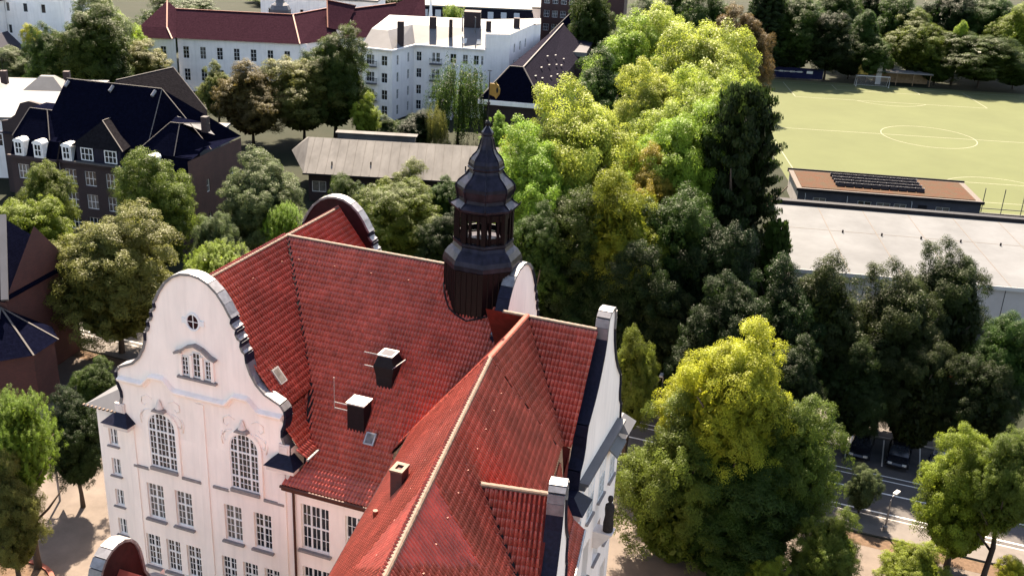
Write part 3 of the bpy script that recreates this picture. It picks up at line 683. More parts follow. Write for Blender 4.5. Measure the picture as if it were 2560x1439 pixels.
# stair annex on the left
st_w = [(-6.55, z - .55, .62, 1.15) for z in (11.6, 9.56, 7.42, 5.37)]
mobj('wall', facade_mesh('wall', 'plaster', 1.95, 0, 13.5, H(st_w, -7.57), .2), school, (-7.57, .18, 0))
for c, z, w, h in st_w:
    window(school, (c, .18, z), 0, w, h, 3, 2, frame=.06, mull=(1,)); mb = MB(); mb.box(c - .42, c + .42, .05, .177, z - .09, z - .003); mb.build('window_sill', 'sill_stone', school)
mb = MB(); mb.quad((-7.57, .18, 0), (-7.57, .18, 13.5), (-7.57, 7, 13.5), (-7.57, 7, 0)); mb.quad((5.62, 0, 0), (5.62, 16, 0), (5.62, 16, 14), (5.62, 0, 14)); mb.quad((-5.64, 16, 0), (5.62, 16, 0), (5.62, 16, 13), (-5.64, 16, 13)); mb.quad((-7.57, 7, 0), (-5.62, 7, 0), (-5.62, 7, 13.5), (-7.57, 7, 13.5))
mb.build('wall', 'plaster', school, fix=False)
mb = MB(); mb.add([(-8.2, -.15, 13.5), (-5.5, -.15, 13.5), (-5.5, 7.4, 13.5), (-8.2, 7.4, 13.5), (-5.5, 2.0, 14.9), (-5.5, 6, 14.9)], [(0, 3, 2, 1), (0, 1, 4), (0, 4, 5, 3), (2, 3, 5)]); an = mb.build('annex_roof', 'roof_zinc', school)
mb = MB()
for k in range(9): mb.box(-8.2 + .28 * k, -8.1 + .28 * k, -.2, -.05, 13.51, 13.6)
mb.build('tile_row', 'ridge_tile', school)
# main wall
mw = [(7.0, 7.75, 1.75, 2.95), (9.55, 7.75, 1.3, 2.95), (7.0, 3.6, 1.75, 2.95), (9.55, 3.6, 1.3, 2.95), (12, 7.75, 1.3, 2.95), (12, 3.6, 1.3, 2.95)]
mobj('wall', facade_mesh('wall', 'plaster', 9.4, 0, 11.95, H(mw, 5.62), .24), school, (5.62, -.03, 0))
for c, z, w, h in mw:
    window(school, (c, -.03, z), 0, w, h, 6 if w > 1.5 else 4, 4, mull=(2, 4) if w > 1.5 else (2,), trans=(2,)); mb = MB(); mb.box(c - w / 2 - .16, c + w / 2 + .16, -.25, -.034, z - .14, z - .004); mb.build('window_sill', 'sill_stone', school)
# east walls: gable wall and bent wing
ew = []
for z, h in ((11.4, 2.6), (7.2, 2.5), (3.2, 2.3)):
    for c in (-3.3, -1.1, 1.1, 3.3): ew.append((c, z, 1.15, h))
def frame_of(p0, ang): return p0, ang
eo = (UE, VC - 4.6, 0)
mobj('wall', facade_mesh('wall', 'plaster', 9.2, 0, 12.8, [(c - w / 2 + 4.6, c + w / 2 + 4.6, z, min(12.8, z + h)) for c, z, w, h in ew], .5), school, eo, math.pi / 2)
for c, z, w, h in ew:
    if z > 11: window(school, (UE, VC + c, z), math.pi / 2, w, h, 4, 6, rec=-.03, mull=(2,))
    else: window(school, (UE, VC + c, z), math.pi / 2, w, h, 4, 5, rec=.42, mull=(2,))
    mb = MB(); mb.box(UE + .003, UE + .16, VC + c - w / 2 - .12, VC + c + w / 2 + .12, z - .13, z - .004); mb.build('window_sill', 'sill_stone', school)
cw = []
for z, h in ((9.9, 2.4), (6.2, 2.4), (2.6, 2.2)):
    for k in range(11): cw.append((1.6 + 2.15 * k, z, 1.15, h))
o_ = stw(4.45, 24, 0)
mobj('wall', facade_mesh('wall', 'plaster', 24.8, 0, 13.4, [(c - w / 2, c + w / 2, z, z + h) for c, z, w, h in cw], .5), school, o_, math.pi / 2 + DE)
for c, z, w, h in cw:
    p = stw(4.45, 24 - c, z)
    window(school, p, math.pi / 2 + DE, w, h, 4, 5, rec=.42, mull=(2,))
mb = MB()
mb.quad(stw(-4.2, 24, 0), stw(4.45, 24, 0), stw(4.45, 24, 13.4), stw(-4.2, 24, 16)); mb.quad(stw(-4.2, -2, 0), stw(-4.2, 24, 0), stw(-4.2, 24, 16.1), stw(-4.2, -2, 16.1))
mb.quad((5.62, 18.4, 0), (14.9, 18.4, 0), (14.9, 18.4, 12.8), (5.62, 18.4, 12.8)); mb.quad((15.0, 4, 0), (15.0, 18.4, 0), (15.0, 18.4, 12.8), (15.0, 4, 12.8)); mb.quad((15.0, VC + 4.6, 0), (UE, VC + 4.6, 0), (UE, VC + 4.6, 14), (15.0, VC + 4.6, 14))
mb.quad(stw(4.45, -.8, 0), (UE, VC - 4.6, 0), (UE, VC - 4.6, 14), stw(4.45, -.8, 14))
mb.build('wall', 'plaster', school, fix=False)
# blue-grey metal band on the east gable wall
mb = MB(); mb.box(UE + .003, UE + .5, VC - 3.8, VC + 3.6, 15.0, 15.15); mb.box(UE + .003, UE + .34, VC - 3.8, VC + 3.6, 14.7, 14.996); mb.build('string_course', 'roof_zinc', school)
for s, y in ((-1, VC - 4.5), (1, VC + 4.4)):
    mb = MB(); mb.add([(UE - .3, y - .9, 14.25), (UE + .75, y - .9, 14.25), (UE + .75, y + .9, 14.25), (UE - .3, y + .9, 14.25), (UE - .3, y - .35, 14.9), (UE + .1, y - .35, 14.9), (UE + .1, y + .35, 14.9), (UE - .3, y + .35, 14.9)],
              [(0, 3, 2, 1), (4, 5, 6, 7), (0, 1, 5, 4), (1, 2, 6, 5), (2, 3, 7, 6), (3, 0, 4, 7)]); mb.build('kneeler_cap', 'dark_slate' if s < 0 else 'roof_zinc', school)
    mb = MB(); mb.box(UE - .3, UE + .6, y - .8, y + .8, 13.9, 14.246); mb.build('kneeler', 'plaster_trim', school)
# small pent roof at the far corner of the gable wall
mb = MB(); mb.add([(UE, 7.2, 14.2), (UE, 9.2, 14.2), (UE + .6, 9.2, 13.7), (UE + .6, 7.2, 13.7), (UE, 7.2, 14.08), (UE, 9.2, 14.08), (UE + .6, 9.2, 13.58), (UE + .6, 7.2, 13.58)], [(0, 1, 2, 3), (4, 7, 6, 5), (3, 2, 6, 7), (0, 3, 7, 4), (1, 5, 6, 2)]); mb.build('porch_roof', 'roof_white', school)
# dark statue on a pedestal before the east wall
mb = MB(); mb.lathe([(.12, 0), (.34, .02), (.36, .5), (.28, 1.1), (.33, 1.55), (.30, 1.85), (.12, 2.0), (.10, 2.08), (.17, 2.18), (.19, 2.32), (.15, 2.46), (.03, 2.52)], (0, 0), 12)
mb.build('statue', 'statue_stone', school, (UE + .75, 5.9, 9.75), smooth=True).scale = (.85, .85, .9)
mb = MB(); mb.add([(UE + .003, 5.5, 9.74), (UE + 1.1, 5.5, 9.74), (UE + 1.1, 6.3, 9.74), (UE + .003, 6.3, 9.74), (UE + .003, 5.6, 8.6), (UE + .3, 5.6, 8.6), (UE + .3, 6.2, 8.6), (UE + .003, 6.2, 8.6)], [(0, 1, 2, 3), (4, 7, 6, 5), (0, 4, 5, 1), (1, 5, 6, 2), (2, 6, 7, 3), (3, 7, 4, 0)]); mb.build('statue_corbel', 'plaster_trim', school)

# --- turret
TU, TVv = 12.72, 9.2
r8 = math.pi / 8
mb = MB(); mb.lathe([(2.12, 18.5), (2.12, 23.15)], (TU, TVv), 8, r8); sh = mb.build('turret_shaft', 'tower_wood', school)
mb = MB()
for k in range(8):
    for q in np.linspace(0, 1, 6)[:-1]:
        a0, a1 = r8 + 2 * math.pi * k / 8, r8 + 2 * math.pi * (k + 1) / 8
        p = Vector((math.cos(a0), math.sin(a0), 0)).lerp(Vector((math.cos(a1), math.sin(a1), 0)), q) * 2.13
        mb.beam((TU + p.x, TVv + p.y, 18.5), (TU + p.x, TVv + p.y, 23.1), .05)
mb.build('standing_seam', 'tower_wood', sh)
mb = MB(); mb.lathe([(2.13, 22.95), (2.26, 23.05), (2.24, 23.3), (2.16, 23.55), (1.95, 23.85), (1.74, 24.02), (1.66, 24.2), (1.72, 24.28), (1.7, 24.42), (1.3, 24.44), (.02, 24.44)], (TU, TVv), 8, r8); mb.build('turret_skirt', 'tower_copper', school)
mb = MB()
for k in range(8):
    a = r8 + 2 * math.pi * k / 8; p = (TU + 1.5 * math.cos(a), TVv + 1.5 * math.sin(a)); mb.beam((*p, 24.4), (*p, 26.15), .26)
    for dq in (-.22, .22):
        a2 = a + dq; p = (TU + 1.43 * math.cos(a2), TVv + 1.43 * math.sin(a2)); mb.beam((*p, 24.4), (*p, 26.1), .13)
la = mb.build('lantern_post', 'tower_wood', school)
mb = MB()
for k in range(8):
    a0, a1 = r8 + 2 * math.pi * k / 8, r8 + 2 * math.pi * (k + 1) / 8; c = lambda a, z: (TU + 1.46 * math.cos(a), TVv + 1.46 * math.sin(a), z)
    mb.beam(c(a0, 25.95), c(a1, 25.95), .16, .42); mb.beam(c(a0, 24.62), c(a1, 24.62), .10, .34)
tag(mb.build('lantern_rail', 'tower_wood', school), kind='stuff')
zq = lambda z: float(np.interp(z, [0, 27.35, 28.82, 30.2, 30.68, 31.3, 40], [0, 27.35, 28.42, 29.75, 30.3, 30.85, 39.55]))
mb = MB(); mb.lathe([(q_, zq(z_)) for q_, z_ in [(.01, 26.05), (1.5, 26.06), (1.62, 26.12), (1.88, 26.3), (1.9, 26.42), (1.68, 26.55), (1.5, 26.68), (1.47, 26.85), (1.55, 27.1), (1.62, 27.35), (1.6, 27.6), (1.48, 27.85), (1.28, 28.1), (1.08, 28.32), (.96, 28.55), (.92, 28.75), (1.0, 28.82), (1.02, 28.92), (.97, 28.97), (.95, 29.15), (.88, 29.35), (.74, 29.55), (.58, 29.72), (.46, 29.95), (.39, 30.2), (.34, 30.45), (.30, 30.62), (.36, 30.68), (.34, 30.82), (.2, 31.02), (.07, 31.2), (.05, 31.3)]], (TU, TVv), 8, r8)
dm = mb.build('turret_dome', 'tower_copper', school)
mb = MB()
for k in range(8):
    a = r8 + 2 * math.pi * k / 8; pr_ = [(1.9, 26.4), (1.5, 26.7), (1.56, 27.1), (1.63, 27.35), (1.6, 27.6), (1.48, 27.85), (1.28, 28.1), (1.08, 28.32), (.93, 28.7)]
    mb.tube([(TU + (r_ + .01) * math.cos(a), TVv + (r_ + .01) * math.sin(a), zq(z)) for r_, z in pr_], .045, 6)
    pr_ = [(.97, 29.0), (.89, 29.35), (.75, 29.55), (.59, 29.72), (.47, 29.95), (.40, 30.2), (.33, 30.5)]; mb.tube([(TU + r_ * math.cos(a), TVv + r_ * math.sin(a), zq(z)) for r_, z in pr_], .035, 6)
    mb.tube([(TU + 1.9 * math.cos(a), TVv + 1.9 * math.sin(a), 26.38), (TU + 2.02 * math.cos(a), TVv + 2.02 * math.sin(a), 26.6)], [.06, .02], 6)
mb.build('dome_rib', 'tower_copper', dm)
mb = MB(); mb.lathe([(.02, 30.72), (.14, 30.82), (.16, 30.92), (.12, 31.02), (.03, 31.08)], (TU, TVv), 12); mb.tube([(TU, TVv, 30.8), (TU, TVv, 33.7)], [.05, .02], 8); mb.lathe([(.02, 31.9), (.1, 31.95), (.1, 32.02), (.02, 32.08)], (TU, TVv), 10)
mb.tube([(TU - .12, TVv, 33.7), (TU + .12, TVv, 33.7)], .02, 6); mb.build('finial', 'iron', school)
# gilded weathervane: pennant with a round cut-out tail
mb = MB(); out_ = [(.06, 32.45), (.55, 32.4), (.66, 32.3), (.8, 32.42), (.98, 32.6), (1.0, 32.85), (.86, 33.04), (.7, 33.1), (.62, 33.2), (.5, 33.08), (.06, 33.06)]
vane_d = (.87, -.33)
mb.prism(out_, lambda x, z, d: (TU + x * .85 * vane_d[0] - d * vane_d[1], TVv + x * vane_d[1] + d * vane_d[0], z), -.02, .02); wv = mb.build('weathervane', 'gold', school)
mb = MB(); mb.prism([(.72, 32.62), (.84, 32.66), (.87, 32.8), (.8, 32.92), (.7, 32.9), (.66, 32.76)], lambda x, z, d: (TU + x * .85 * vane_d[0] - d * vane_d[1], TVv + x * vane_d[1] + d * vane_d[0], z), -.026, .026); mb.build('vane_boss', 'iron', wv)
# scalloped lead flashing where the shaft meets the roof
mb = MB(); pts = []
for i in range(13):
    a = math.radians(-158 + 136 * i / 12); rr = 2.16; x, y = TU + rr * math.cos(a), TVv + rr * math.sin(a); pts.append((x, y, zm(y) + .10 + .12 * abs(math.sin(i * math.pi / 3))))
mb.tube(pts, .05, 6); mb.build('lead_flashing', 'valley_lead', roof)

# --- end gable of a low front wing, cut by the lower frame edge
GX, GY = 2.4, -10.6
half3 = [(0, 13.9), (.4, 13.84), (.8, 13.62), (1.1, 13.25), (1.3, 12.75), (1.4, 12.2), (1.5, 11.4), (1.9, 10.6), (2.6, 10.2), (3.0, 10.0), (3.0, 6.0)]
low_g = MB(); fn = lambda a, z, d: (GX + d, GY + a, z)
for i in range(len(half3) - 1):
    (a0, z0), (a1, z1) = half3[i], half3[i + 1]
    if z0 - z1 < .02: continue
    for d, mi in ((0, 0), (.5, 1)):
        low_g.mi = mi; low_g.quad(fn(-a1, z1, d), fn(a1, z1, d), fn(a0, z0, d), fn(-a0, z0, d)) if a0 > 0 else low_g.quad(fn(-a1, z1, d), fn(a1, z1, d), fn(0, z0, d))
low_g.mi = 0; lg = low_g.build('wing_gable', ['plaster', 'gable_back'], school, fix=False)
mb = MB(); out = [(a, z) for a, z in reversed(half3)] + [(-a, z) for a, z in half3[1:]]
for (a0, z0), (a1, z1) in zip(out[:-1], out[1:]):
    if max(z0, z1) < 10.1: continue
    l = math.hypot(a1 - a0, z1 - z0); nx, nz = (z1 - z0) / l, -(a1 - a0) / l
    if nx * (a0 + a1) / 2 + nz * ((z0 + z1) / 2 - 11) < 0: nx, nz = -nx, -nz
    mb.add([fn(a0, z0, -.1), fn(a1, z1, -.1), fn(a1, z1, .6), fn(a0, z0, .6), fn(a0 + nx * .14, z0 + nz * .14, -.1), fn(a1 + nx * .14, z1 + nz * .14, -.1), fn(a1 + nx * .14, z1 + nz * .14, .6), fn(a0 + nx * .14, z0 + nz * .14, .6)],
           [(0, 3, 2, 1), (4, 5, 6, 7), (0, 1, 5, 4), (1, 2, 6, 5), (2, 3, 7, 6), (3, 0, 4, 7)])
mb.build('gable_coping', 'zinc', lg)
mb = MB(); mb.quad((GX + .5, GY, 12.6), (9, GY, 12.6), (9, GY - 4, 8), (GX + .5, GY - 4, 8)); mb.quad((GX + .5, GY, 12.6), (GX + .5, GY + 4, 8), (9, GY + 4, 8), (9, GY, 12.6))
mb.build('wing_roof', 'tile_red', school, fix=False)
mb = MB(); mb.quad((GX, GY - 3.6, 0), (GX, GY + 3.6, 0), (GX, GY + 3.6, 10), (GX, GY - 3.6, 10)); mb.quad((GX, GY + 3.6, 0), (9, GY + 3.6, 0), (9, GY + 3.6, 8.4), (GX, GY + 3.6, 8.4)); mb.build('wall', 'plaster', school, fix=False)

# ------------------------------------------------------------------ neighbouring buildings
def face(root, p0, rz, w, z1, wins, m, nx=2, ny=2, depth=.18, z0=0, frame=.07, rec=.1, col='window_white', curt=()):
    """one outside wall with openings; p0 = left end seen from outside, local x to the right"""
    mobj('wall', facade_mesh('wall', m, w, z0, z1, [(c - a / 2, c + a / 2, z, z + h) for c, z, a, h in wins], depth), root, (p0[0], p0[1], 0), rz)
    c_, s_ = math.cos(rz), math.sin(rz)
    for i, (c, z, a, h) in enumerate(wins): window(root, (p0[0] + c_ * c, p0[1] + s_ * c, z), rz, a, h, nx, ny, rec=rec, frame=frame, bar=.05, col=col, curtain=(i % 5 in curt) or (i * 7 + int(w * 3)) % 6 == 0)
def caps(root, segs, m='ridge_white', w=.28, name='ridge_cap'):
    for a, b_ in segs: mb = MB(); mb.beam(a, b_, w, w * .6); mb.build(name, m, root)
def solid(root, name, plist, m): return polys(name, plist, m, root)
HPI = math.pi / 2

# --- dark brick block with blue slate roof
D = empty('brick_apartment_house', (-59.4, 120.0, 0), math.radians(-14.2), 'dark brick house with slate mansard roof and white dormers left of the grey-roofed hall', 'building')
LD, DD, ZE = 23.4, 12.0, 9.2
rows = (6.6, 3.8, 1.0)
wl = [(c, z, 1.5, 1.75) for z in rows for c in (1.6, 4.2)]
face(D, (0, -.5), 0, 6.2, ZE, wl, 'brick_dark', 3, 2)
wc = [(c, z, 1.5, 1.75) for z in rows for c in (1.4, 4.0, 6.8, 9.4)]
face(D, (6.2, 0), 0, 10.6, ZE, wc, 'brick_dark', 3, 2)
wr = [(c, z, 1.5, 1.75) for z in rows for c in (1.6, 4.6)]
face(D, (16.8, -.5), 0, 6.8, ZE, wr, 'brick_dark', 3, 2)
face(D, (LD, -.5), HPI, DD, 11.2, [(4, 6.6, .7, 1.5), (4, 2.6, .7, 1.5), (9.5, 6.6, .7, 1.5), (9.5, 2.6, .7, 1.5)], 'brick_red', 1, 2)
solid(D, 'wall', [[(0, -.5, 0), (0, -.5, ZE), (0, DD, ZE), (0, DD, 0)], [(6.2, -.5, 0), (6.2, 0, 0), (6.2, 0, ZE), (6.2, -.5, ZE)], [(16.8, -.5, 0), (16.8, -.5, ZE), (16.8, 0, ZE), (16.8, 0, 0)]], 'brick_dark')
mb = MB(); mb.box(-.2, 6.4, -.85, -.5, ZE - .1, ZE + .22); mb.box(6.4, 16.6, -.35, 0, ZE - .1, ZE + .22); mb.box(16.6, LD + .2, -.85, -.5, ZE - .1, ZE + .22); tag(mb.build('eaves_cornice', 'brick_dark', D), kind='stuff')
zr, zk, yk = 17.5, 11.4, .8                                # ridge, kink of the mansard
yr = 5.9
mansard = [[(0, -.4, ZE + .2), (6.2, -.4, ZE + .2), (6.2, .5, zk), (0, .5, zk)], [(6.2, -.1, ZE + .2), (16.8, -.1, ZE + .2), (16.8, yk, zk), (6.2, yk, zk)], [(16.8, -.4, ZE + .2), (LD, -.4, ZE + .2), (LD, .5, zk), (16.8, .5, zk)]]
upper = [[(3.2, yk, zk), (17.4, yk, zk), (16.7, yr, zr), (3.9, yr, zr)], [(17.4, yk, zk), (LD, 4.6, zk), (LD, 11.6, zk), (16.7, yr, zr)], [(3.9, yr, zr), (16.7, yr, zr), (LD, 11.6, zk), (0, 11.6, zk)], [(3.2, yk, zk), (3.9, yr, zr), (0, 11.6, zk), (0, 5.0, zk)]]
bayl = [[(-.1, .3, zk - .1), (5.0, .3, zk - .1), (3.0, 3.0, 14.2), (.6, 3.0, 14.2)], [(5.0, .3, zk - .1), (6.3, .3, zk - .1), (6.3, 5.0, 13.6), (3.0, 3.0, 14.2)], [(.6, 3.0, 14.2), (3.0, 3.0, 14.2), (6.3, 6, 14.3), (.6, 6, 14.3)], [(-.1, .3, zk - .1), (.6, 3, 14.2), (.6, 6, 14.3), (-.1, 8, zk)]]
bayr = [[(16.4, .3, zk - .1), (21.2, .3, zk - .1), (20.4, 3.2, 14.4), (19.2, 3.2, 14.4)], [(21.2, .3, zk - .1), (LD + .1, .3, zk - .1), (LD + .1, 4.6, zk + .6), (20.4, 3.2, 14.4)], [(16.4, .3, zk - .1), (19.2, 3.2, 14.4), (18.6, 5.4, 14.6), (16.4, 4.2, zk + .4)], [(19.2, 3.2, 14.4), (20.4, 3.2, 14.4), (LD + .1, 4.6, 14.4), (18.6, 5.4, 14.6)]]
solid(D, 'roof', mansard + upper + bayl + bayr, 'slate_blue')
# front gable dormer with two windows
mb = MB(); mb.quad((8.9, -.25, ZE + .2), (14.7, -.25, ZE + .2), (14.7, -.25, zk + .15), (8.9, -.25, zk + .15)); mb.quad((8.9, -.25, ZE), (8.9, -.25, zk), (8.9, 1.5, zk), (8.9, 1.5, ZE)); mb.quad((14.7, -.25, ZE), (14.7, 1.5, ZE), (14.7, 1.5, zk), (14.7, -.25, zk)); mb.build('dormer_wall', 'dark_slate', D)
solid(D, 'dormer_roof', [[(8.4, -.5, zk), (15.2, -.5, zk), (11.4, 1.6, 14.1)], [(15.2, -.5, zk), (15.2, 1.2, zk + .3), (11.4, 4.6, 14.1), (11.4, 1.6, 14.1)], [(8.4, -.5, zk), (11.4, 1.6, 14.1), (11.4, 4.6, 14.1), (8.4, 1.2, zk + .3)]], 'slate_grey')
for c in (10.3, 13.4): window(D, (c, -.25, ZE + .55), 0, 1.6, 1.5, 3, 2, rec=-.09, frame=.1, bar=.07)
mb = MB(); mb.box(8.6, 15.0, -.75, -.27, ZE + .25, ZE + .4); mb.build('dormer_sill', 'ridge_white', D)
for i, (x, y) in enumerate(((1.5, -.75), (4.1, -.75), (7.6, -.35), (18.9, -.75))):
    mb = MB(); mb.box(x - .62, x + .62, y, y + 1.5, ZE + .25, ZE + 1.9)
    N = 8; pts = [(x + .72 * math.cos(math.pi * k / N), ZE + 1.9 + .42 * math.sin(math.pi * k / N)) for k in range(N + 1)]; mb.prism(pts, lambda a, z, d: (a, d, z), y - .08, y + 1.6)
    dm_ = mb.build('dormer', 'window_white', D); window(D, (x, y, ZE + .45), 0, .95, 1.45, 2, 2, rec=-.08, frame=.09, bar=.09)
caps(D, [((3.9, yr, zr + .05), (16.7, yr, zr + .05)), ((16.7, yr, zr + .05), (17.4, yk, zk + .1)), ((16.7, yr, zr), (LD, 4.6, zk)), ((.6, 3, 14.25), (3.0, 3, 14.25)), ((3.0, 3, 14.25), (5.0, .3, zk)), ((.6, 3, 14.25), (-.1, .3, zk)), ((20.4, 3.2, 14.45), (21.2, .3, zk)), ((19.2, 3.2, 14.45), (20.4, 3.2, 14.45)), ((19.2, 3.2, 14.45), (16.4, .3, zk)), ((20.4, 3.2, 14.45), (LD, 4.6, 14.45)), ((11.4, 1.6, 14.15), (11.4, 4.4, 14.15)), ((11.4, 1.6, 14.15), (15.2, -.5, zk)), ((3.0, 3, 14.25), (6.3, 5, 13.7))], w=.10)
for x in (4.4, 10.4, 16.0): mb = MB(); mb.tube([(x, yr - .3, zr - .2), (x - .15, yr - .9, zr - .75)], .2, 8); mb.build('roof_vent', 'zinc', D)
mb = MB(); mb.box(LD - .9, LD - .2, 4.2, 5.0, 13.4, 15.2); mb.build('chimney', 'brick_dark', D)
mb = MB(); mb.quad((18.6, 5.6, 14.6), (19.8, 5.0, 13.9), (22.2, 7.6, 12.3), (21.0, 7.9, 13.2)); mb.build('roof_glazing', 'roof_zinc', D, fix=False)
mb = MB(); mb.tube([(6.3, -.12, ZE), (6.3, -.12, 0)], .07, 6); mb.build('downpipe', 'zinc', D)
# end wing behind with grey slate
E2 = empty('slate_roof_house', (-53.8, 139.1, 0), 0, 'house with a plain grey slate gable roof right behind the dark brick house', 'building')
A_, B_ = Vector((0, 0, 14.6)), Vector((4.2, 10.6, 14.6)); sd_ = Vector((.93, -.37, 0)) * 5.4; dn = Vector((0, 0, -5.4))
er0, er1, el0, el1 = A_ + sd_ + dn, B_ + sd_ + dn, A_ - sd_ + dn, B_ - sd_ + dn
fl = lambda p: (p.x, p.y, 0)
solid(E2, 'wall', [[fl(er0), fl(er1), tuple(er1), tuple(er0)], [fl(er1), fl(el1), tuple(el1), tuple(B_), tuple(er1)], [fl(el0), fl(er0), tuple(er0), tuple(A_), tuple(el0)]], 'brick_dark')
solid(E2, 'roof', [[tuple(er0), tuple(er1), tuple(B_), tuple(A_)], [tuple(A_), tuple(B_), tuple(el1), tuple(el0)]], 'slate_grey'); caps(E2, [(tuple(A_), tuple(B_)), (tuple(B_), tuple(er1))], w=.14)
mb = MB(); mb.box(9.4, 12.4, 3.5, 8, 0, 7.2); mb.box(9.2, 12.6, 3.2, 8.3, 7.204, 7.5); mb.build('side_annex', 'roof_white', E2)

# --- long low hall with grey fibre-cement roof
GH = empty('workshop_hall', (-28.1, 136.8, 0), math.radians(-1.2), 'long low building with ribbed grey roof behind the school turret', 'building')
gw = [(1.4 + 2.6 * k, 1.3, 1.9, 1.5) for k in range(12)]
face(GH, (0, 0), 0, 32, 4.0, gw, 'brick_dark', 2, 1, col='window_white')
solid(GH, 'wall', [[(0, 0, 0), (0, 0, 4), (0, 15, 4), (0, 15, 0)]], 'brick_dark')
solid(GH, 'roof', [[(-.5, -.8, 4.1), (32.4, -.8, 4.1), (32.4, 6.4, 7.15), (-1.2, 6.4, 7.15), (-4.4, 9.2, 4.4)], [(-1.2, 6.4, 7.15), (32.4, 6.4, 7.15), (32.4, 14, 5.2), (-3.2, 14, 5.2)]], 'roof_fibre')
solid(GH, 'roof_end', [[(-4.4, 9.2, 4.4), (-1.2, 6.4, 7.15), (-3.2, 14, 5.2)]], 'roof_fibre')
for k in range(27): mb = MB(); x = .2 + 1.2 * k; mb.beam((x - .3, -.75, 4.14), (x - .6, 6.3, 7.16), .10, .07); mb.build('roof_rib', 'roof_fibre', GH)
mb = MB(); mb.box(2.6, 13.4, 7.2, 8.4, 6.9, 7.75); mb.box(2.3, 13.7, 7.0, 8.6, 7.754, 7.86); mb.build('ridge_monitor', 'roof_fibre', GH)
mb = MB(); mb.box(-.6, 32.4, -.95, -.8, 3.85, 4.1); mb.build('fascia', 'black_trim', GH)
for x, y in ((3, 1.0), (8.2, 1.4), (21, 1.6), (27.5, 1.2)): mb = MB(); z = 4.1 + (y + .8) * .42; mb.tube([(x, y, z), (x, y, z + .5)], .1, 8); mb.build('vent_pipe', 'iron', GH)

# --- white flats
F = empty('white_apartment_block', (0, 0, 0), 0, 'white stuccoed flats with pale metal roof, chimneys and small balconies beyond the willow', 'building')
zf = 12.5; rw = (9.6, 6.6, 3.6, .8)
p = [(-28.4, 187.0), (-22.9, 185.2), (-19.8, 192.4), (-7.0, 190.8)]
def fwall(a, b_, wins, z1=zf, m='plaster_white', nx=2, ny=2):
    d = Vector((b_[0] - a[0], b_[1] - a[1])); face(F, a, math.atan2(d.y, d.x), d.length, z1, wins, m, nx, ny)
fwall(p[0], p[1], [(c, z, w, 1.75) for z in rw for c, w in ((1.3, .95), (2.05, .6), (4.3, 1.15))])
fwall(p[1], p[2], [(c, z, .75, 1.75) for z in rw for c in (2.0, 5.8)])
fwall(p[2], p[3], [(c, z, w, 1.7) for z in rw for c, w in ((.9, .95), (3.6, .55), (4.4, .7), (7.2, 1.15), (9.4, .95), (11.4, .95), (12.5, .45))])
fwall((-7.0, 190.8), (-2.6, 191.6), [], 15.2); fwall((-2.6, 191.6), (1.6, 206), [(c, z, .9, 1.7) for z in (11.5, 8.5, 5.5) for c in (3, 6.5, 10)], 15.2); fwall((1.6, 206), (3.0, 208), [], 15.0)
solid(F, 'wall', [[(-28.4, 187.0, 0), (-28.4, 187, zf), (-27, 199, zf), (-27, 199, 0)]], 'plaster_white')
q = [(-28.6, 186.6, zf), (-22.8, 184.7, zf), (-19.6, 192.0, zf), (-6.9, 190.4, zf)]; t = [(-27.2, 190.3, 15.2), (-24.2, 189.4, 15.2), (-20.6, 196.6, 15.4), (-7.0, 195.2, 15.4)]
solid(F, 'roof', [[q[0], q[1], t[1], t[0]], [q[1], q[2], t[2], t[1]], [q[2], q[3], t[3], t[2]], [t[0], t[1], t[2], (-21, 206, 15.6), (-26, 206, 15.6)], [t[2], t[3], (-7, 206, 15.7), (-21, 206, 15.6)], [(-28.6, 186.6, zf), t[0], (-26, 206, 15.6), (-27, 206, zf)]], 'roof_zinc')
solid(F, 'roof', [[(-7.0, 190.8, 15.2), (-2.6, 191.6, 15.2), (1.6, 206, 15.2), (3, 208, 15), (3, 212, 15.6), (-7, 206, 15.7)]], 'roof_white')
mb = MB()
for a, b_ in zip(q[:-1], q[1:]): mb.beam(a, b_, .25, .25)
tag(mb.build('eaves_cornice', 'plaster_white', F), kind='stuff')
for x, y, s, h in ((-21.8, 188.4, 1.1, 2.6), (-16.8, 196, 1.2, 2.6), (-13.4, 194.0, .6, 2.6), (-6.6, 194.3, .9, 2.6), (-1.6, 200, 1.1, 2.6)):
    mb = MB(); mb.box(x - s / 2, x + s / 2, y - .5, y + .5, 12.8, 15.2 + h * .7); mb.build('chimney', 'brick_dark', F)
mb = MB(); mb.box(-11.2, -8.2, 196, 199, 15, 18.2); mb.build('stair_head', 'brick_dark', F)
for x in (-11.3, -9.0): mb = MB(); mb.tube([(x, 194.2, 14.9), (x, 194.2, 17.6)], .12, 6); mb.build('flue_pipe', 'roof_zinc', F)
for x, y in ((-10.8, 192.2), (-8.2, 192.0)): mb = MB(); mb.add([(x - .4, y - .4, 13.2), (x + .4, y - .4, 13.2), (x + .5, y + .4, 14.0), (x - .3, y + .4, 14.0)], [(0, 1, 2, 3)]); mb.build('skylight', 'lamp_white', F, fix=False)
def balcony(x, y, z, w, m): 
    mb = MB(); mb.box(x, x + w, y - 1.0, y, z - .15, z)
    o = mb.build('balcony', 'roof_zinc', F); mb = MB()
    mb.box(x, x + w, y - 1.02, y - .96, z + .85, z + .92)
    for k in range(9): xx = x + w * k / 8; mb.box(xx - .02, xx + .02, y - 1.01, y - .97, z, z + .86)
    for s in (x, x + w): mb.box(s - .03, s + .03, y - 1, y, z + .85, z + .92)
    tag(mb.build('balcony_railing', m, o), kind='stuff')
for z in (9.4, 6.4, 3.4): balcony(-27.6, 186.7, z, 1.9, 'iron'); balcony(-16.9, 191.9, z, 2.2, 'iron')
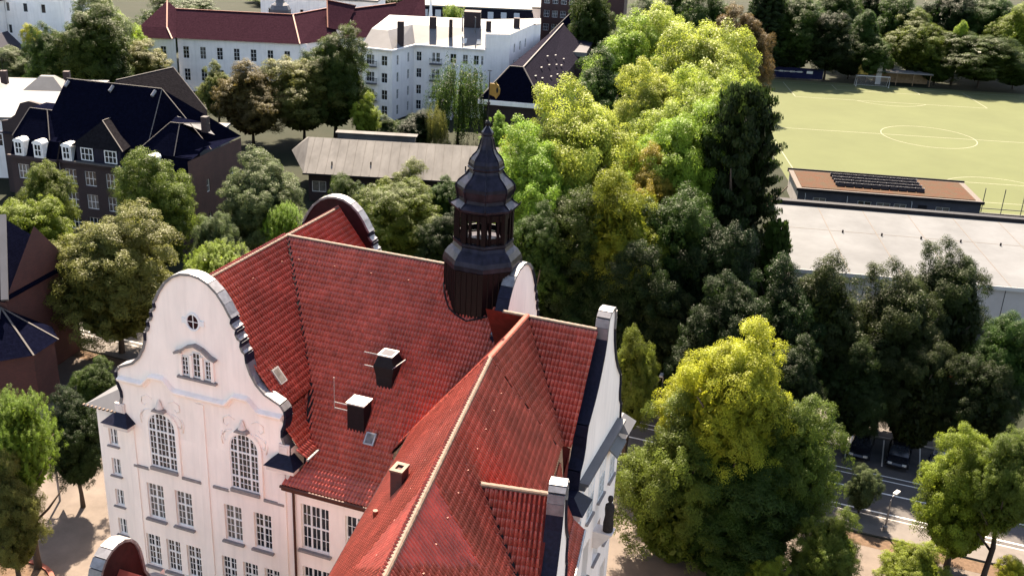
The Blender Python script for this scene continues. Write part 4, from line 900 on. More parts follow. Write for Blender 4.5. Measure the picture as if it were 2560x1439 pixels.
mb = MB(); mb.box(-16.6, -12.2, 188.2, 191.4, 3.0, 3.3); mb.box(-16.4, -12.4, 188.4, 191.4, 0, 2.996); mb.build('porch', 'plaster_white', F)

# --- long plum-red roofed building
LR = empty('red_roof_building', (-73.6, 201.5, 0), math.radians(.5), 'long white building with plum-red hipped roof across the upper left', 'building')
ll = 25.3
face(LR, (8, 0), 0, ll - 1.5, 10, [(1.5 + 3.2 * k, z, 1.15, 2.3) for z in (6.2, 2.0) for k in range(8)], 'plaster_white', 2, 3)
face(LR, (0, -1.2), 0, 8, 10, [(2, 6.2, 1.1, 2.3), (5.6, 6.2, 1.1, 2.3)], 'plaster_white', 2, 3)
solid(LR, 'roof', [[(-.5, -1.8, 10), (7.6, -1.8, 10), (6.0, .6, 11.7), (.9, .6, 11.7)], [(.9, .6, 11.7), (6.0, .6, 11.7), (4.2, 7.5, 15.7)], [(7.6, -1.8, 10), (8, -.6, 10.2), (6.2, 6.4, 14.5), (4.2, 7.5, 15.7), (6.0, .6, 11.7)], [(7.8, -.6, 10), (ll + 6, -.6, 10), (ll + 3.4, 6.4, 14.4), (5.5, 6.4, 14.4)], [(5.5, 6.4, 14.4), (ll + 3.4, 6.4, 14.4), (ll + 6, 13.5, 10), (0, 13.5, 10)], [(-.5, -1.8, 10), (.9, .6, 11.7), (4.2, 7.5, 15.7), (0, 13.5, 10)]], 'roof_plum')
caps(LR, [((5.5, 6.4, 14.45), (ll + 3.4, 6.4, 14.45)), ((4.2, 7.5, 15.75), (6.0, .6, 11.75)), ((6.0, .6, 11.75), (7.6, -1.8, 10.05)), ((ll + 3.4, 6.4, 14.45), (ll + 6, -.6, 10.05))], 'ridge_red', .25)
solid(LR, 'wing_roof', [[(ll + 6, -.6, 10), (ll + 3.4, 6.4, 14.4), (ll + 9.4, 14.5, 15), (ll + 12, 7.5, 10)], [(ll + 9.8, 8, 12), (ll + 8.8, 13.5, 16.5), (ll + 14.0, 17.2, 15.2), (ll + 12.8, 9.8, 11.2)], [(ll + 12.4, 8.5, 10), (ll + 13.0, 16.5, 14.6), (ll + 21.5, 22.5, 15.4), (ll + 23.6, 14.8, 10)], [(ll + 23.6, 14.8, 10), (ll + 21.5, 22.5, 15.4), (ll + 27.0, 27.5, 18), (ll + 28.5, 14.5, 10.5)]], 'roof_plum')
solid(LR, 'wing_wall', [[(ll + 6, -.2, 0), (ll + 12, 7.8, 0), (ll + 12, 7.8, 10), (ll + 6, -.2, 10)], [(ll + 12, 8.6, 0), (ll + 24, 15, 0), (ll + 24, 15, 10), (ll + 12, 8.6, 10)], [(ll + 24, 15, 0), (ll + 28.6, 14.8, 0), (ll + 28.6, 14.8, 10), (ll + 24, 15, 10)], [(ll + 28.6, 14.6, 0), (ll + 30.0, 22, 0), (ll + 28.5, 26, 18), (ll + 28.6, 14.6, 10.5)]], 'plaster_white')
caps(LR, [((ll + 3.4, 6.4, 14.45), (ll + 9.4, 14.5, 15.05)), ((ll + 8.8, 13.5, 16.55), (ll + 9.8, 8, 12.05)), ((ll + 8.8, 13.5, 16.55), (ll + 14, 17.2, 15.3)), ((ll + 13, 16.5, 14.7), (ll + 21.5, 22.5, 15.5))], 'ridge_red', .25)
mb = MB(); mb.lathe([(2.0, 12), (2.1, 14.6), (1.7, 15.4), (1.0, 15.9), (.7, 16.6), (.65, 17.6), (.3, 18.6), (.02, 19.5)], (ll - .2, 12), 12); mb.build('roof_turret', 'roof_zinc', LR)

# --- simple far blocks
def far_block(name, label, loc, rz, w, d, h, wins, wall='plaster_white', roofm='roof_white', ridge=0, nx=2, ny=2, side=None, para=.4):
    o = empty(name, loc, rz, label, 'building')
    face(o, (0, 0), 0, w, h, wins, wall, nx, ny)
    face(o, (w, 0), HPI, d, h, side or [], wall, nx, ny)
    solid(o, 'wall', [[(0, 0, 0), (0, 0, h), (0, d, h), (0, d, 0)], [(0, d, 0), (0, d, h), (w, d, h), (w, d, 0)]], wall)
    if ridge: solid(o, 'roof', [[(-.4, -.4, h), (w + .4, -.4, h), (w - d * .35, d / 2, h + ridge), (d * .35, d / 2, h + ridge)], [(w + .4, -.4, h), (w + .4, d + .4, h), (w - d * .35, d / 2, h + ridge)], [(-.4, -.4, h), (d * .35, d / 2, h + ridge), (-.4, d + .4, h)], [(d * .35, d / 2, h + ridge), (w - d * .35, d / 2, h + ridge), (w + .4, d + .4, h), (-.4, d + .4, h)]], roofm)
    else:
        mb = MB(); mb.box(-.25, w + .25, -.25, d + .25, h, h + para); mb.build('flat_roof', roofm, o)
    return o
B1 = far_block('white_flats', 'tall white flats with narrow paired windows at the upper left corner', (-104, 208, 0), math.radians(-4), 15, 14, 22, [(c, z, w, 1.7) for z in (4, 8.2, 12.4, 16.6) for c, w in ((3.0, .7), (3.9, .7), (7.4, .9), (11, .9))], nx=1, ny=1)
B2 = far_block('white_flats', 'white flats with dark flat roof cut by the left frame edge near the top', (-111, 198, 0), math.radians(-2), 10, 10, 14.5, [(c, z, .8, 1.5) for z in (4.5, 8.5, 12) for c in (4, 8.5)], roofm='dark_slate', nx=1, ny=2)
B3 = empty('small_white_house', (-101.5, 190, 0), math.radians(-4), 'small white gabled house below the tall flats at the left edge', 'building')
mb = MB(); mb.prism([(0, 0), (9, 0), (9, 5.5), (4.5, 10), (0, 5.5)], lambda a, z, d: (a, d, z), 0, 9); mb.build('wall', 'plaster_white', B3)
solid(B3, 'roof', [[(4.5, -.4, 10.15), (9.5, -.4, 5.3), (9.5, 9, 5.3), (4.5, 9, 10.15)], [(4.5, -.4, 10.15), (4.5, 9, 10.15), (-.5, 9, 5.3), (-.5, -.4, 5.3)]], 'dark_slate'); window(B3, (4.6, 0, 3.2), 0, 1.2, 1.7, 2, 2, rec=-.08); window(B3, (4.4, 0, 7.2), 0, .6, .8, 2, 1, rec=-.08)
B4 = far_block('white_roof_block', 'low block with bright white flat roof left of the dark brick house', (-90, 138, 0), math.radians(6), 27, 26, 8.2, [(3 + 4 * k, 4.5, 1.1, 1.7) for k in range(6)], nx=2, ny=2)
for x, y, w_, d_, h_ in ((6, 14, 8, 6, 1.4), (17, 17, 6, 5, 1.8)): mb = MB(); mb.add([(x, y, 8.6), (x + w_, y, 8.6), (x + w_, y + d_, 8.6), (x, y + d_, 8.6), (x + 2, y + 2, 8.6 + h_), (x + w_ - 2, y + 2, 8.6 + h_), (x + w_ - 2, y + d_ - 2, 8.6 + h_), (x + 2, y + d_ - 2, 8.6 + h_)], [(4, 5, 6, 7), (0, 1, 5, 4), (1, 2, 6, 5), (2, 3, 7, 6), (3, 0, 4, 7)]); mb.build('roof_lantern', 'roof_white', B4)
for x, y in ((12.5, 21), (21.5, 22)): mb = MB(); mb.box(x, x + .9, y, y + .9, 8.6, 10.6); mb.build('chimney', 'brick_dark', B4)
mb = MB(); mb.tube([(12.9, 21.4, 10.6), (12.9, 21.4, 13.2)], .04, 6)
for k in range(3): mb.tube([(12.1, 21.4, 12.2 + .4 * k), (13.7, 21.4, 12.2 + .4 * k)], .03, 6)
tag(mb.build('roof_aerial', 'iron', B4), kind='stuff')
B5 = far_block('curved_gable_house', 'house with a dark curved brick gable beside the white flat roof at the left', (-67.4, 134, 0), math.radians(-14), 9, 9, 8.0, [], wall='brick_dark', roofm='dark_slate', ridge=0, para=.2)
mb = MB(); mb.prism([(0, 8.2), (9, 8.2), (9, 9.6), (8.2, 10.2), (7.4, 11.6), (6, 12.4), (4.5, 12.6), (3.2, 12.2), (2.2, 10.6), (1, 9.8), (0, 9.6)], lambda a, z, d: (a, d, z), .1, .6); mb.build('curved_gable', 'brick_dark', B5)
B6 = far_block('white_hall', 'white flat-roofed hall showing behind the long red roof', (-57, 232, 0), 0, 25, 14, 14.5, [(2 + 3.4 * k, 10.5, .8, 1.7) for k in range(7)], nx=1, ny=1)
B7 = far_block('attic_block', 'far block with grey mansard and a row of bright roof windows', (-25, 246, 0), math.radians(3), 27, 14, 9.0, [], roofm='roof_white')
solid(B7, 'mansard', [[(-.5, -.6, 9.0), (27.5, -.6, 9.0), (26.5, 1.6, 12.2), (.5, 1.6, 12.2)], [(27.5, -.6, 9), (27.5, 13, 9), (26.5, 13, 12.2), (26.5, 1.6, 12.2)]], 'tile_brown'); mb = MB(); mb.box(.3, 26.6, 1.4, 13, 12.2, 12.5); mb.build('flat_roof', 'roof_white', B7)
for k in range(8):
    x = 2 + 3.0 * k; mb = MB(); mb.add([(x - .65, .2, 10.0), (x + .65, .2, 10.0), (x + .65, 1.25, 11.5), (x - .65, 1.25, 11.5), (x - .65, .05, 10.1), (x + .65, .05, 10.1), (x + .65, 1.1, 11.6), (x - .65, 1.1, 11.6)], [(4, 5, 6, 7), (0, 1, 5, 4), (1, 2, 6, 5), (2, 3, 7, 6), (3, 0, 4, 7)]); mb.build('roof_window', 'lamp_white', B7)
B8 = far_block('white_shed_roof', 'bright white low roof far behind the flats at the upper edge', (-22, 275, 0), math.radians(8), 40, 30, 9, [], roofm='roof_white')
B9 = far_block('brick_office', 'dark red brick block with white windows at the top right of the flats', (3.5, 262, 0), math.radians(-8), 20, 16, 15, [(1.5 + 2.0 * k, z, 1.3, 1.6) for z in (12.5, 9.3, 6.1) for k in range(5)], wall='brick_red', roofm='dark_slate', nx=3, ny=2)
B10 = far_block('brick_lowrise', 'low dark brick wing with blue-black roofs right of the white flats', (3.2, 213, 0), math.radians(-8), 9, 22, 9.0, [], wall='brick_dark', roofm='dark_slate')
mb = MB(); mb.box(-.4, 9.4, -.5, -.26, 8.6, 9.5); mb.build('parapet_band', 'roof_white', B10)
# two big hipped roofs of brown tile
def barn(name, label, loc, rz, w, l, ze, zr_, ht):
    o = empty(name, loc, rz, label, 'building'); e = .7
    solid(o, 'wall', [[(-w / 2, 0, 0), (w / 2, 0, 0), (w / 2, 0, ze), (-w / 2, 0, ze)], [(w / 2, 0, 0), (w / 2, l, 0), (w / 2, l, ze), (w / 2, 0, ze)], [(-w / 2, 0, 0), (-w / 2, 0, ze), (-w / 2, l, ze), (-w / 2, l, 0)]], 'brick_dark')
    solid(o, 'hip', [[(-w / 2 - e, -e, ze), (w / 2 + e, -e, ze), (ht, 3.2, zr_), (-ht, 3.2, zr_)]], 'slate_blue')
    solid(o, 'roof', [[(w / 2 + e, -e, ze), (w / 2 + e, l, ze), (.2, l, zr_), (ht, 3.2, zr_)], [(-ht, 3.2, zr_), (-.2, l, zr_), (-w / 2 - e, l, ze), (-w / 2 - e, -e, ze)], [(-ht, 3.2, zr_), (ht, 3.2, zr_), (.2, l, zr_), (-.2, l, zr_)]], 'tile_brown')
    mb = MB(); mb.box(-w / 2 - e - .1, w / 2 + e + .1, -e - .25, -e, ze - .7, ze); mb.build('eaves_band', 'plaster_white', o)
    caps(o, [((ht, 3.2, zr_ + .05), (w / 2 + e, -e, ze + .05)), ((ht, 3.2, zr_ + .05), (.2, l, zr_ + .05)), ((-ht, 3.2, zr_ + .05), (ht, 3.2, zr_ + .05)), ((-ht, 3.2, zr_ + .05), (-w / 2 - e, -e, ze + .05))], w=.22)
    for k, (f, y) in enumerate(((.62, 6), (.45, 9), (.66, 13), (.3, 15), (.55, 19), (.4, 24), (.6, 28), (.35, 32), (.2, 20), (.75, 22), (.28, 27))):
        if y > l - 2: continue
        x = ht + (w / 2 + e - ht) * (1 - f); z = ze + (zr_ - ze) * f; mb = MB(); mb.beam((x + .05, y, z + .06), (x + .05, y + .8, z + .06), .28, .08); mb.build('roof_light', 'roof_white', o)
    return o
barn('steep_roof_hall', 'nearer brown-tiled steep roof hall with dark blue hip, behind the weathervane', (-1.6, 168.2, 0), math.radians(-9.5), 9.0, 56, 8.3, 13.2, 1.1)
barn('steep_roof_hall', 'farther brown-tiled steep roof hall reaching the upper frame edge', (11.2, 238, 0), math.radians(-11), 10.0, 40, 8.8, 14.6, .4)

# --- white sports hall on the right
HA = math.radians(-6.0)
SH = empty('sports_hall', (28.6, 100.0, 0), HA, 'wide pale flat-roofed sports hall between street trees and clubhouse', 'building')
solid(SH, 'wall', [[(0, 0, 0), (62, 0, 0), (62, 0, 7.0), (0, 0, 7.0)], [(0, 0, 0), (0, 0, 7), (0, 23, 7), (0, 23, 0)]], 'hall_wall')
mb = MB(); mb.box(-.3, 62.3, -.3, 22.4, 7.0, 7.3); mb.build('flat_roof', 'hall_roof', SH)
mb = MB(); mb.box(-.3, 62.3, 22.404, 23.3, 6.6, 7.75); mb.build('roof_upstand', 'black_trim', SH)
mb = MB(); mb.box(-.35, 62.35, -.36, -.304, 6.95, 7.36); mb.build('roof_edge', 'lamp_white', SH)
for k in range(11): mb = MB(); mb.box(5.2 * (k + 1) - .05, 5.2 * (k + 1) + .05, -.2, 22.3, 7.302, 7.312); mb.build('roof_seam', 'gravel_edge', SH)
mb = MB(); mb.box(.3, 61.8, 13.4, 13.5, 7.303, 7.313); mb.build('roof_seam', 'gravel_edge', SH)
for k in range(9): mb = MB(); x = 6.6 + 4.25 * k; mb.tube([(x, 13.0, 7.3), (x, 13.0, 7.62)], .1, 8); mb.build('roof_drain', 'iron', SH)
for k in range(9): mb = MB(); mb.box(6.8 * (k + 1) - .03, 6.8 * (k + 1) + .03, -.02, -.003, 0, 6.9); mb.build('panel_joint', 'black_trim', SH)
mb = MB(); mb.quad((0, -.004, 0), (62, -.004, 0), (62, -.004, 2.6), (0, -.004, 2.6)); mb.build('plinth_wall', 'pav_wall', SH, fix=False)

# --- clubhouse with planted roof
CH = empty('clubhouse', (39.6, 143.9, 0), math.radians(-5.6), 'low grey clubhouse with rusty planted roof and solar panels beside the pitch', 'building')
cw_ = [(3.1, .9, 1.8, 1.1), (9.3, .9, 1.9, 1.1), (11.9, .9, 1.9, 1.1), (14.2, .9, 1.7, 1.1), (20, .9, 1.9, 1.1)]
face(CH, (0, 0), 0, 25, 3.0, cw_, 'pav_wall', 2, 1, curt=(0, 2, 3, 4))
face(CH, (25, 0), HPI, 9.6, 3.0, [], 'pav_wall'); solid(CH, 'wall', [[(0, 0, 0), (0, 0, 3), (0, 9.6, 3), (0, 9.6, 0)]], 'hall_wall')
mb = MB(); mb.box(-.2, 25.2, -.2, 9.8, 3.0, 3.22); mb.build('flat_roof', 'gravel_edge', CH)
mb = MB(); mb.box(.5, 24.3, .45, 9.2, 3.224, 3.30); mb.build('roof_planting', 'sedum', CH)
mb = MB(); mb.box(-.3, 25.3, 9.804, 9.95, 2.9, 3.45); mb.box(-.3, 25.3, -.35, -.204, 2.9, 3.30); tag(mb.build('roof_edge', 'black_trim', CH), kind='stuff')
for j in range(4):
    for k in range(10):
        x, y = 5.6 + 1.22 * k, 1.9 + 1.55 * j; mb = MB()
        mb.add([(x, y, 3.42), (x + 1.12, y, 3.42), (x + 1.12, y + 1.0, 3.78), (x, y + 1.0, 3.78), (x, y, 3.36), (x + 1.12, y, 3.36), (x + 1.12, y + 1.0, 3.72), (x, y + 1.0, 3.72)], [(0, 1, 2, 3), (4, 7, 6, 5), (0, 4, 5, 1), (1, 5, 6, 2), (2, 6, 7, 3), (3, 7, 4, 0)])
        mb.build('solar_panel', 'solar', CH)
mb = MB()
for j in range(4): mb.box(5.5, 17.9, 2.8 + 1.55 * j, 2.9 + 1.55 * j, 3.3, 3.76)
tag(mb.build('panel_rail', 'zinc', CH), kind='stuff')
for x in (1.0, 6.8, 15.6): mb = MB(); mb.tube([(x, -.5, 0), (x, -.5, 2.3), (x, -.2, 2.6)], .05, 6); mb.build('downpipe', 'lamp_white', CH)
mb = MB(); mb.box(16.6, 17.8, -.06, -.003, 0, 2.1); mb.build('door', 'black_trim', CH)

# --- brick church at the left edge
KC_ = empty('brick_church', (-41.6, 79.6, 0), math.radians(-12), 'dark brick church with slate roofs cut by the left frame edge', 'church')
solid(KC_, 'wall', [[(-26, 0, 0), (0, 0, 0), (0, 0, 8.6), (-26, 0, 8.6)], [(0, 0, 0), (0, 9, 0), (0, 9, 8.6), (0, 4.5, 13.5), (0, 0, 8.6)]], 'brick_church')
solid(KC_, 'roof', [[(-26, -.5, 8.5), (.2, -.5, 8.5), (-3.0, 4.5, 13.9), (-26, 4.5, 13.9)], [(-26, 4.5, 13.9), (-3.0, 4.5, 13.9), (.2, 9.5, 8.5), (-26, 9.5, 8.5)], [(.2, -.5, 8.5), (.2, 9.5, 8.5), (-3, 4.5, 13.9)]], 'slate_blue')
mb = MB(); mb.beam((.25, -.5, 8.7), (-2.9, 4.5, 14.1), .55, .3); mb.build('gable_coping', 'roof_zinc', KC_)
mb = MB(); mb.beam((-.55, -.55, 8.62), (-3.6, 4.3, 13.9), .12, .12); mb.build('hip_cap', 'ridge_white', KC_)
ap = [(-12, -4.3), (1.4, -4.3), (3.6, -2.2), (3.6, .6), (1.6, 2.6)]; tp = [(-12, -.3, 7.9), (-.4, -.3, 7.9)]
solid(KC_, 'aisle_wall', [[(a[0], a[1], 0), (b_[0], b_[1], 0), (b_[0], b_[1], 5.2), (a[0], a[1], 5.2)] for a, b_ in zip(ap[:-1], ap[1:])], 'brick_church')
ov = lambda p, s=1.06: (p[0] * 1.0 + (.25 if p[0] > 0 else 0), p[1] - .25 if p[1] < 0 else p[1] + .2, 5.15)
solid(KC_, 'aisle_roof', [[ov(ap[0]), ov(ap[1]), tp[1], tp[0]]] + [[ov(a), ov(b_), tp[1]] for a, b_ in zip(ap[1:-1], ap[2:])], 'slate_blue')
caps(KC_, [(tp[0], tp[1])] + [(ov(a), tp[1]) for a in ap[1:4]], w=.14, name='hip_cap')
for x in (-5.2, -1.8): mb = MB(); mb.box(x - .35, x + .35, -5.3, -4.31, 0, 3.2); mb.add([(x - .36, -5.35, 3.2), (x + .36, -5.35, 3.2), (x + .36, -4.31, 4.4), (x - .36, -4.31, 4.4)], [(0, 1, 2, 3)]); mb.build('buttress', 'brick_church', KC_)

# ------------------------------------------------------------------ smaller things
def car(label, loc, rz, paint, group=None):
    o = empty('parked_car', loc, rz, label, 'car', group)
    # x forward, length 4.4, width 1.8
    st = [(-2.2, .35, .62, .74), (-2.1, .30, .86, .82), (-1.5, .28, .92, .88), (0, .26, .92, .9), (.9, .27, .90, .89), (1.7, .30, .80, .86), (2.1, .33, .68, .78), (2.22, .38, .55, .66)]
    mb = MB(); vs = []; fs = []
    for x, z0, z1, w in st: vs += [(x, -w, z0), (x, -w * 1.0, z0 + .28), (x, -w * .96, z1 - .04), (x, -w * .82, z1), (x, w * .82, z1), (x, w * .96, z1 - .04), (x, w, z0 + .28), (x, w, z0)]
    for i in range(len(st) - 1):
        for k in range(8): fs.append((i * 8 + k, i * 8 + (k + 1) % 8, (i + 1) * 8 + (k + 1) % 8, (i + 1) * 8 + k))
    fs += [tuple(range(7, -1, -1)), tuple(range((len(st) - 1) * 8, len(st) * 8))]; mb.add(vs, fs); mb.build('body', paint, o, smooth=False)
    cab = [(-2.0, .86, .74), (-1.45, 1.36, .60), (-.4, 1.46, .62), (.35, 1.40, .60), (1.15, .88, .76)]
    mb = MB(); vs = []; fs = []
    for x, z, w in cab: vs += [(x, -w, z), (x, w, z)]
    low_ = [(x, s * (.80), .86) for x, z, w in cab for s in (-1, 1)]
    mb.add(vs + low_, [(2 * i, 2 * i + 2, 2 * i + 3, 2 * i + 1) for i in range(4)] + [(10 + 2 * i, 10 + 2 * i + 2, 2 * i + 2, 2 * i) for i in range(4)] + [(11 + 2 * i, 2 * i + 1, 2 * i + 3, 13 + 2 * i) for i in range(4)]); mb.build('window', 'glass', o)
    mb = MB(); mb.add([(-1.42, -.58, 1.375), (-.4, -.61, 1.475), (.3, -.58, 1.415), (.3, .58, 1.415), (-.4, .61, 1.475), (-1.42, .58, 1.375)], [(0, 1, 4, 5), (1, 2, 3, 4)]); mb.build('roof', paint, o, fix=False)
    for sx in (-1, 1):
        for sy in (-1, 1):
            mb = MB(); mb.lathe([(.2, -.1), (.32, -.1), (.33, 0), (.32, .1), (.2, .1)], n=16); w = mb.build('wheel', 'rubber', o, (1.35 * sx, .82 * sy, .33)); w.rotation_euler = (HPI, 0, 0)
            mb = MB(); mb.lathe([(.02, -.09), (.2, -.105), (.2, .105), (.02, .09)], n=12); mb.build('rim', 'chrome', w)
    for s in (-1, 1):
        mb = MB(); mb.box(2.06, 2.2, s * .56 - .16, s * .56 + .16, .56, .70); mb.build('headlight', 'lamp_white', o); mb = MB(); mb.box(-2.21, -2.1, s * .6 - .12, s * .6 + .12, .6, .78); mb.build('tail_light', 'car_red', o)
    return o
def at_uv(u, v, z=0): return uvw(u, v, z)
cg = 'cars parked along the far side of the street'
pk_z = .012
for lab, (x, y), ang, pt in (('dark navy car with bright windscreen, rightmost in the parking row', (34.8, 73.6), A + math.radians(-96), 'car_navy'), ('black car parked second from the right in the street row', (32.4, 75.8), A + math.radians(-94), 'car_dark'), ('black car parked third from the right, half under foliage', (29.6, 76.9), A + math.radians(-94), 'car_dark'),
                         ('red car glimpsed between dark trees by the sports hall', (41.0, 88.6), A + math.radians(-10), 'car_red'), ('silver car seen through the trees right of the turret', (8.6, 112.6), A + math.radians(-80), 'car_silver'), ('dark car standing in shade below the silver one', (7.0, 103.6), A + math.radians(-80), 'car_dark'), ('silver car under the trees beside the street lamp', (15.4, 86.6), A + math.radians(-5), 'car_silver')):
    car(lab, (x, y, pk_z), ang, pt, cg if 'row' in lab or 'third' in lab else None)
def lamp(label, loc, h, arm=1.2, rz=0):
    o = empty('street_lamp', loc, rz, label, 'street lamp'); mb = MB(); mb.tube([(0, 0, 0), (0, 0, 1.0), (0, 0, h), (arm * .3, 0, h + .25), (arm, 0, h + .32)], [.09, .07, .05, .045, .04], 8); mb.build('pole', 'zinc', o)
    mb = MB(); mb.box(arm - .1, arm + .55, -.14, .14, h + .25, h + .40); mb.build('lamp_head', 'lamp_white', o); mb = MB(); mb.lathe([(.16, 0), (.16, .4), (.09, .5)], n=10); mb.build('base', 'zinc', o)
lamp('slim street lamp on the sunlit pavement by the right-hand trees', (*uvw(37.6, 28.0)[:2], .12), 2.6, .5, .8)
lamp('pale street lamp leaning out beyond the right gable', (11.9, 84.0, .12), 6.5, .9, 1.2)
lamp('pale street lamp rising between the conical tree and the brown shrub', (13.2, 80.5, .12), 4.2, .7, -1.9)
# basketball stand
bb = empty('basketball_stand', (-31.6, 63.9, 0), math.radians(35), 'basketball stand in the shade beside the left facade', 'basketball stand')
mb = MB(); mb.tube([(0, 0, 0), (0, 0, 3.2)], .08, 8); mb.build('pole', 'zinc', bb)
mb = MB(); mb.tube([(0, 0, 2.6), (1.1, 0, 3.3)], .05, 6); mb.tube([(0, 0, 3.1), (1.1, .7, 3.7)], .045, 6); mb.tube([(0, 0, 3.1), (1.1, -.7, 3.7)], .045, 6); mb.tube([(1.1, -.7, 3.7), (1.1, .7, 3.7)], .05, 6); mb.build('bracket', 'metal_light', bb)
mb = MB(); mb.box(1.12, 1.18, -.9, .9, 2.85, 3.95); mb.build('backboard', 'hall_wall', bb)
mb = MB(); N = 16; mb.tube([(1.45 + .23 * math.cos(2 * math.pi * k / N), .23 * math.sin(2 * math.pi * k / N), 3.05) for k in range(N + 1)], .02, 6, False); mb.build('hoop', 'car_red', bb)
# football goal
gl = empty('football_goal', pw(0, GL + .2), PR, 'white framed football goal on the far goal line', 'goal')
mb = MB(); mb.tube([(-3.66, 0, 0), (-3.66, 0, 2.44), (3.66, 0, 2.44), (3.66, 0, 0)], .08, 8); mb.build('goal_frame', 'lamp_white', gl)
mb = MB()
for s in (-1, 1): mb.tube([(s * 3.66, 0, 2.44), (s * 3.66, .9, 2.4), (s * 3.66, 1.9, 0), (s * 3.66, 0, .03)], .04, 6)
mb.tube([(-3.66, 1.9, .03), (3.66, 1.9, .03)], .04, 6); tag(mb.build('back_frame', 'lamp_white', gl), kind='stuff')
mb = MB()
for k in range(30): x = -3.6 + 7.2 * k / 29; mb.tube([(x, .9, 2.38), (x, 1.88, .05)], .012, 4, False)
for k in range(10): f = k / 9; mb.tube([(-3.6, .9 + .98 * f, 2.38 - 2.33 * f), (3.6, .9 + .98 * f, 2.38 - 2.33 * f)], .012, 4, False)
tag(mb.build('goal_net', 'hall_wall', gl), kind='stuff')
# ball-stop fence by the clubhouse
fn_ = empty('ball_stop_fence', (66.5, 146.0, 0), math.radians(-5), 'tall dark posts of the ball fence right of the clubhouse', 'fence')
for k in range(9): mb = MB(); mb.tube([(.2 + 2.75 * k, 0, 0), (.2 + 2.75 * k, 0, 4.0)], .06, 6); mb.build('post', 'pav_wall', fn_)
mb = MB(); mb.box(0, 24, -.03, .03, .95, 1.05); mb.build('rail', 'pav_wall', fn_)
mb = MB(); mb.box(-30, 26, -.8, -.4, 0, .5); tag(mb.build('low_wall', 'black_trim', fn_), kind=None)
# yellow board, shelter and blue tarpaulin behind the far goal line
yb = empty('yellow_board', pw(-1.2, GL + 5.5), PR, 'yellow sign board on posts just behind the goal', 'sign')
mb = MB(); mb.box(-1.2, 1.2, -.05, .05, 1.9, 4.0); mb.build('board', 'yellow_board', yb)
for s in (-1, 1): mb = MB(); mb.box(s * 1.0 - .06, s * 1.0 + .06, .06, .16, 0, 4.4); mb.build('post', 'timber', yb)
sh_ = empty('team_shelter', pw(8, GL + 6.5), PR, 'open shelter with pale flat roof right of the goal', 'shelter')
mb = MB(); mb.box(-6, 6.5, -2, 2, 2.7, 2.95); mb.build('roof', 'roof_white', sh_)
for x in (-5.6, -1.6, 2.2, 6): mb = MB(); mb.box(x - .08, x + .08, -1.8, -1.64, 0, 2.7); mb.build('post', 'timber', sh_)
mb = MB(); mb.box(-6, 6.5, 1.7, 1.8, 0, 2.69); mb.build('back_wall', 'timber', sh_)
mb = MB(); mb.box(-6.4, -5.2, -2.1, -1.9, 0, 5.0); mb.build('end_panel', 'hall_wall', sh_)
bn = empty('blue_banner', pw(-17.5, GL + 4.2), PR, 'long blue tarpaulin banner hung on the fence left of the goal', 'banner')
mb = MB()
for k in range(24): 
    x = -7 + 14 * k / 24; mb.quad((x, .06 * math.sin(k * 1.3), .3), (x + 14 / 24, .06 * math.sin((k + 1) * 1.3), .3), (x + 14 / 24, .06 * math.sin((k + 1) * 1.3), 2.7), (x, .06 * math.sin(k * 1.3), 2.7))
mb.build('tarpaulin', 'banner_blue', bn, fix=False)
mb = MB(); random.seed(4)
for k in range(26): x = -4.6 + .27 * k; h_ = .12 + .28 * random.random(); mb.box(x, x + .16, -.13, -.11, 1.8 - h_ / 2, 1.8 + h_ / 2)
mb.box(3.2, 4.6, -.13, -.11, 1.5, 2.1); tag(mb.build('faded_lettering', 'road_paint', bn), kind='stuff')
for k in range(6): mb = MB(); mb.tube([(-7 + 2.8 * k, .15, 0), (-7 + 2.8 * k, .15, 4)], .05, 6); mb.build('post', 'pav_wall', bn)
# round kerbed bed in the yard, lower left
rb = empty('planted_bed', (-31.0, 53.5, 0), 0, 'round kerbed planting bed in the yard at the lower left', 'flower bed')
mb = MB(); N = 36
for k in range(N):
    a0, a1 = 2 * math.pi * k / N, 2 * math.pi * (k + 1) / N; mb.add([(q * math.cos(a), q * math.sin(a), z) for z in (0, .35) for a, q in ((a0, 2.9), (a1, 2.9), (a1, 3.2), (a0, 3.2))], [(0, 3, 2, 1), (4, 5, 6, 7), (0, 1, 5, 4), (2, 3, 7, 6)])
mb.build('kerb_ring', 'ridge_red', rb); mb = MB(); mb.lathe([(2.89, .02), (2.89, .25), (.01, .32)], n=24); mb.build('soil', 'soil', rb)

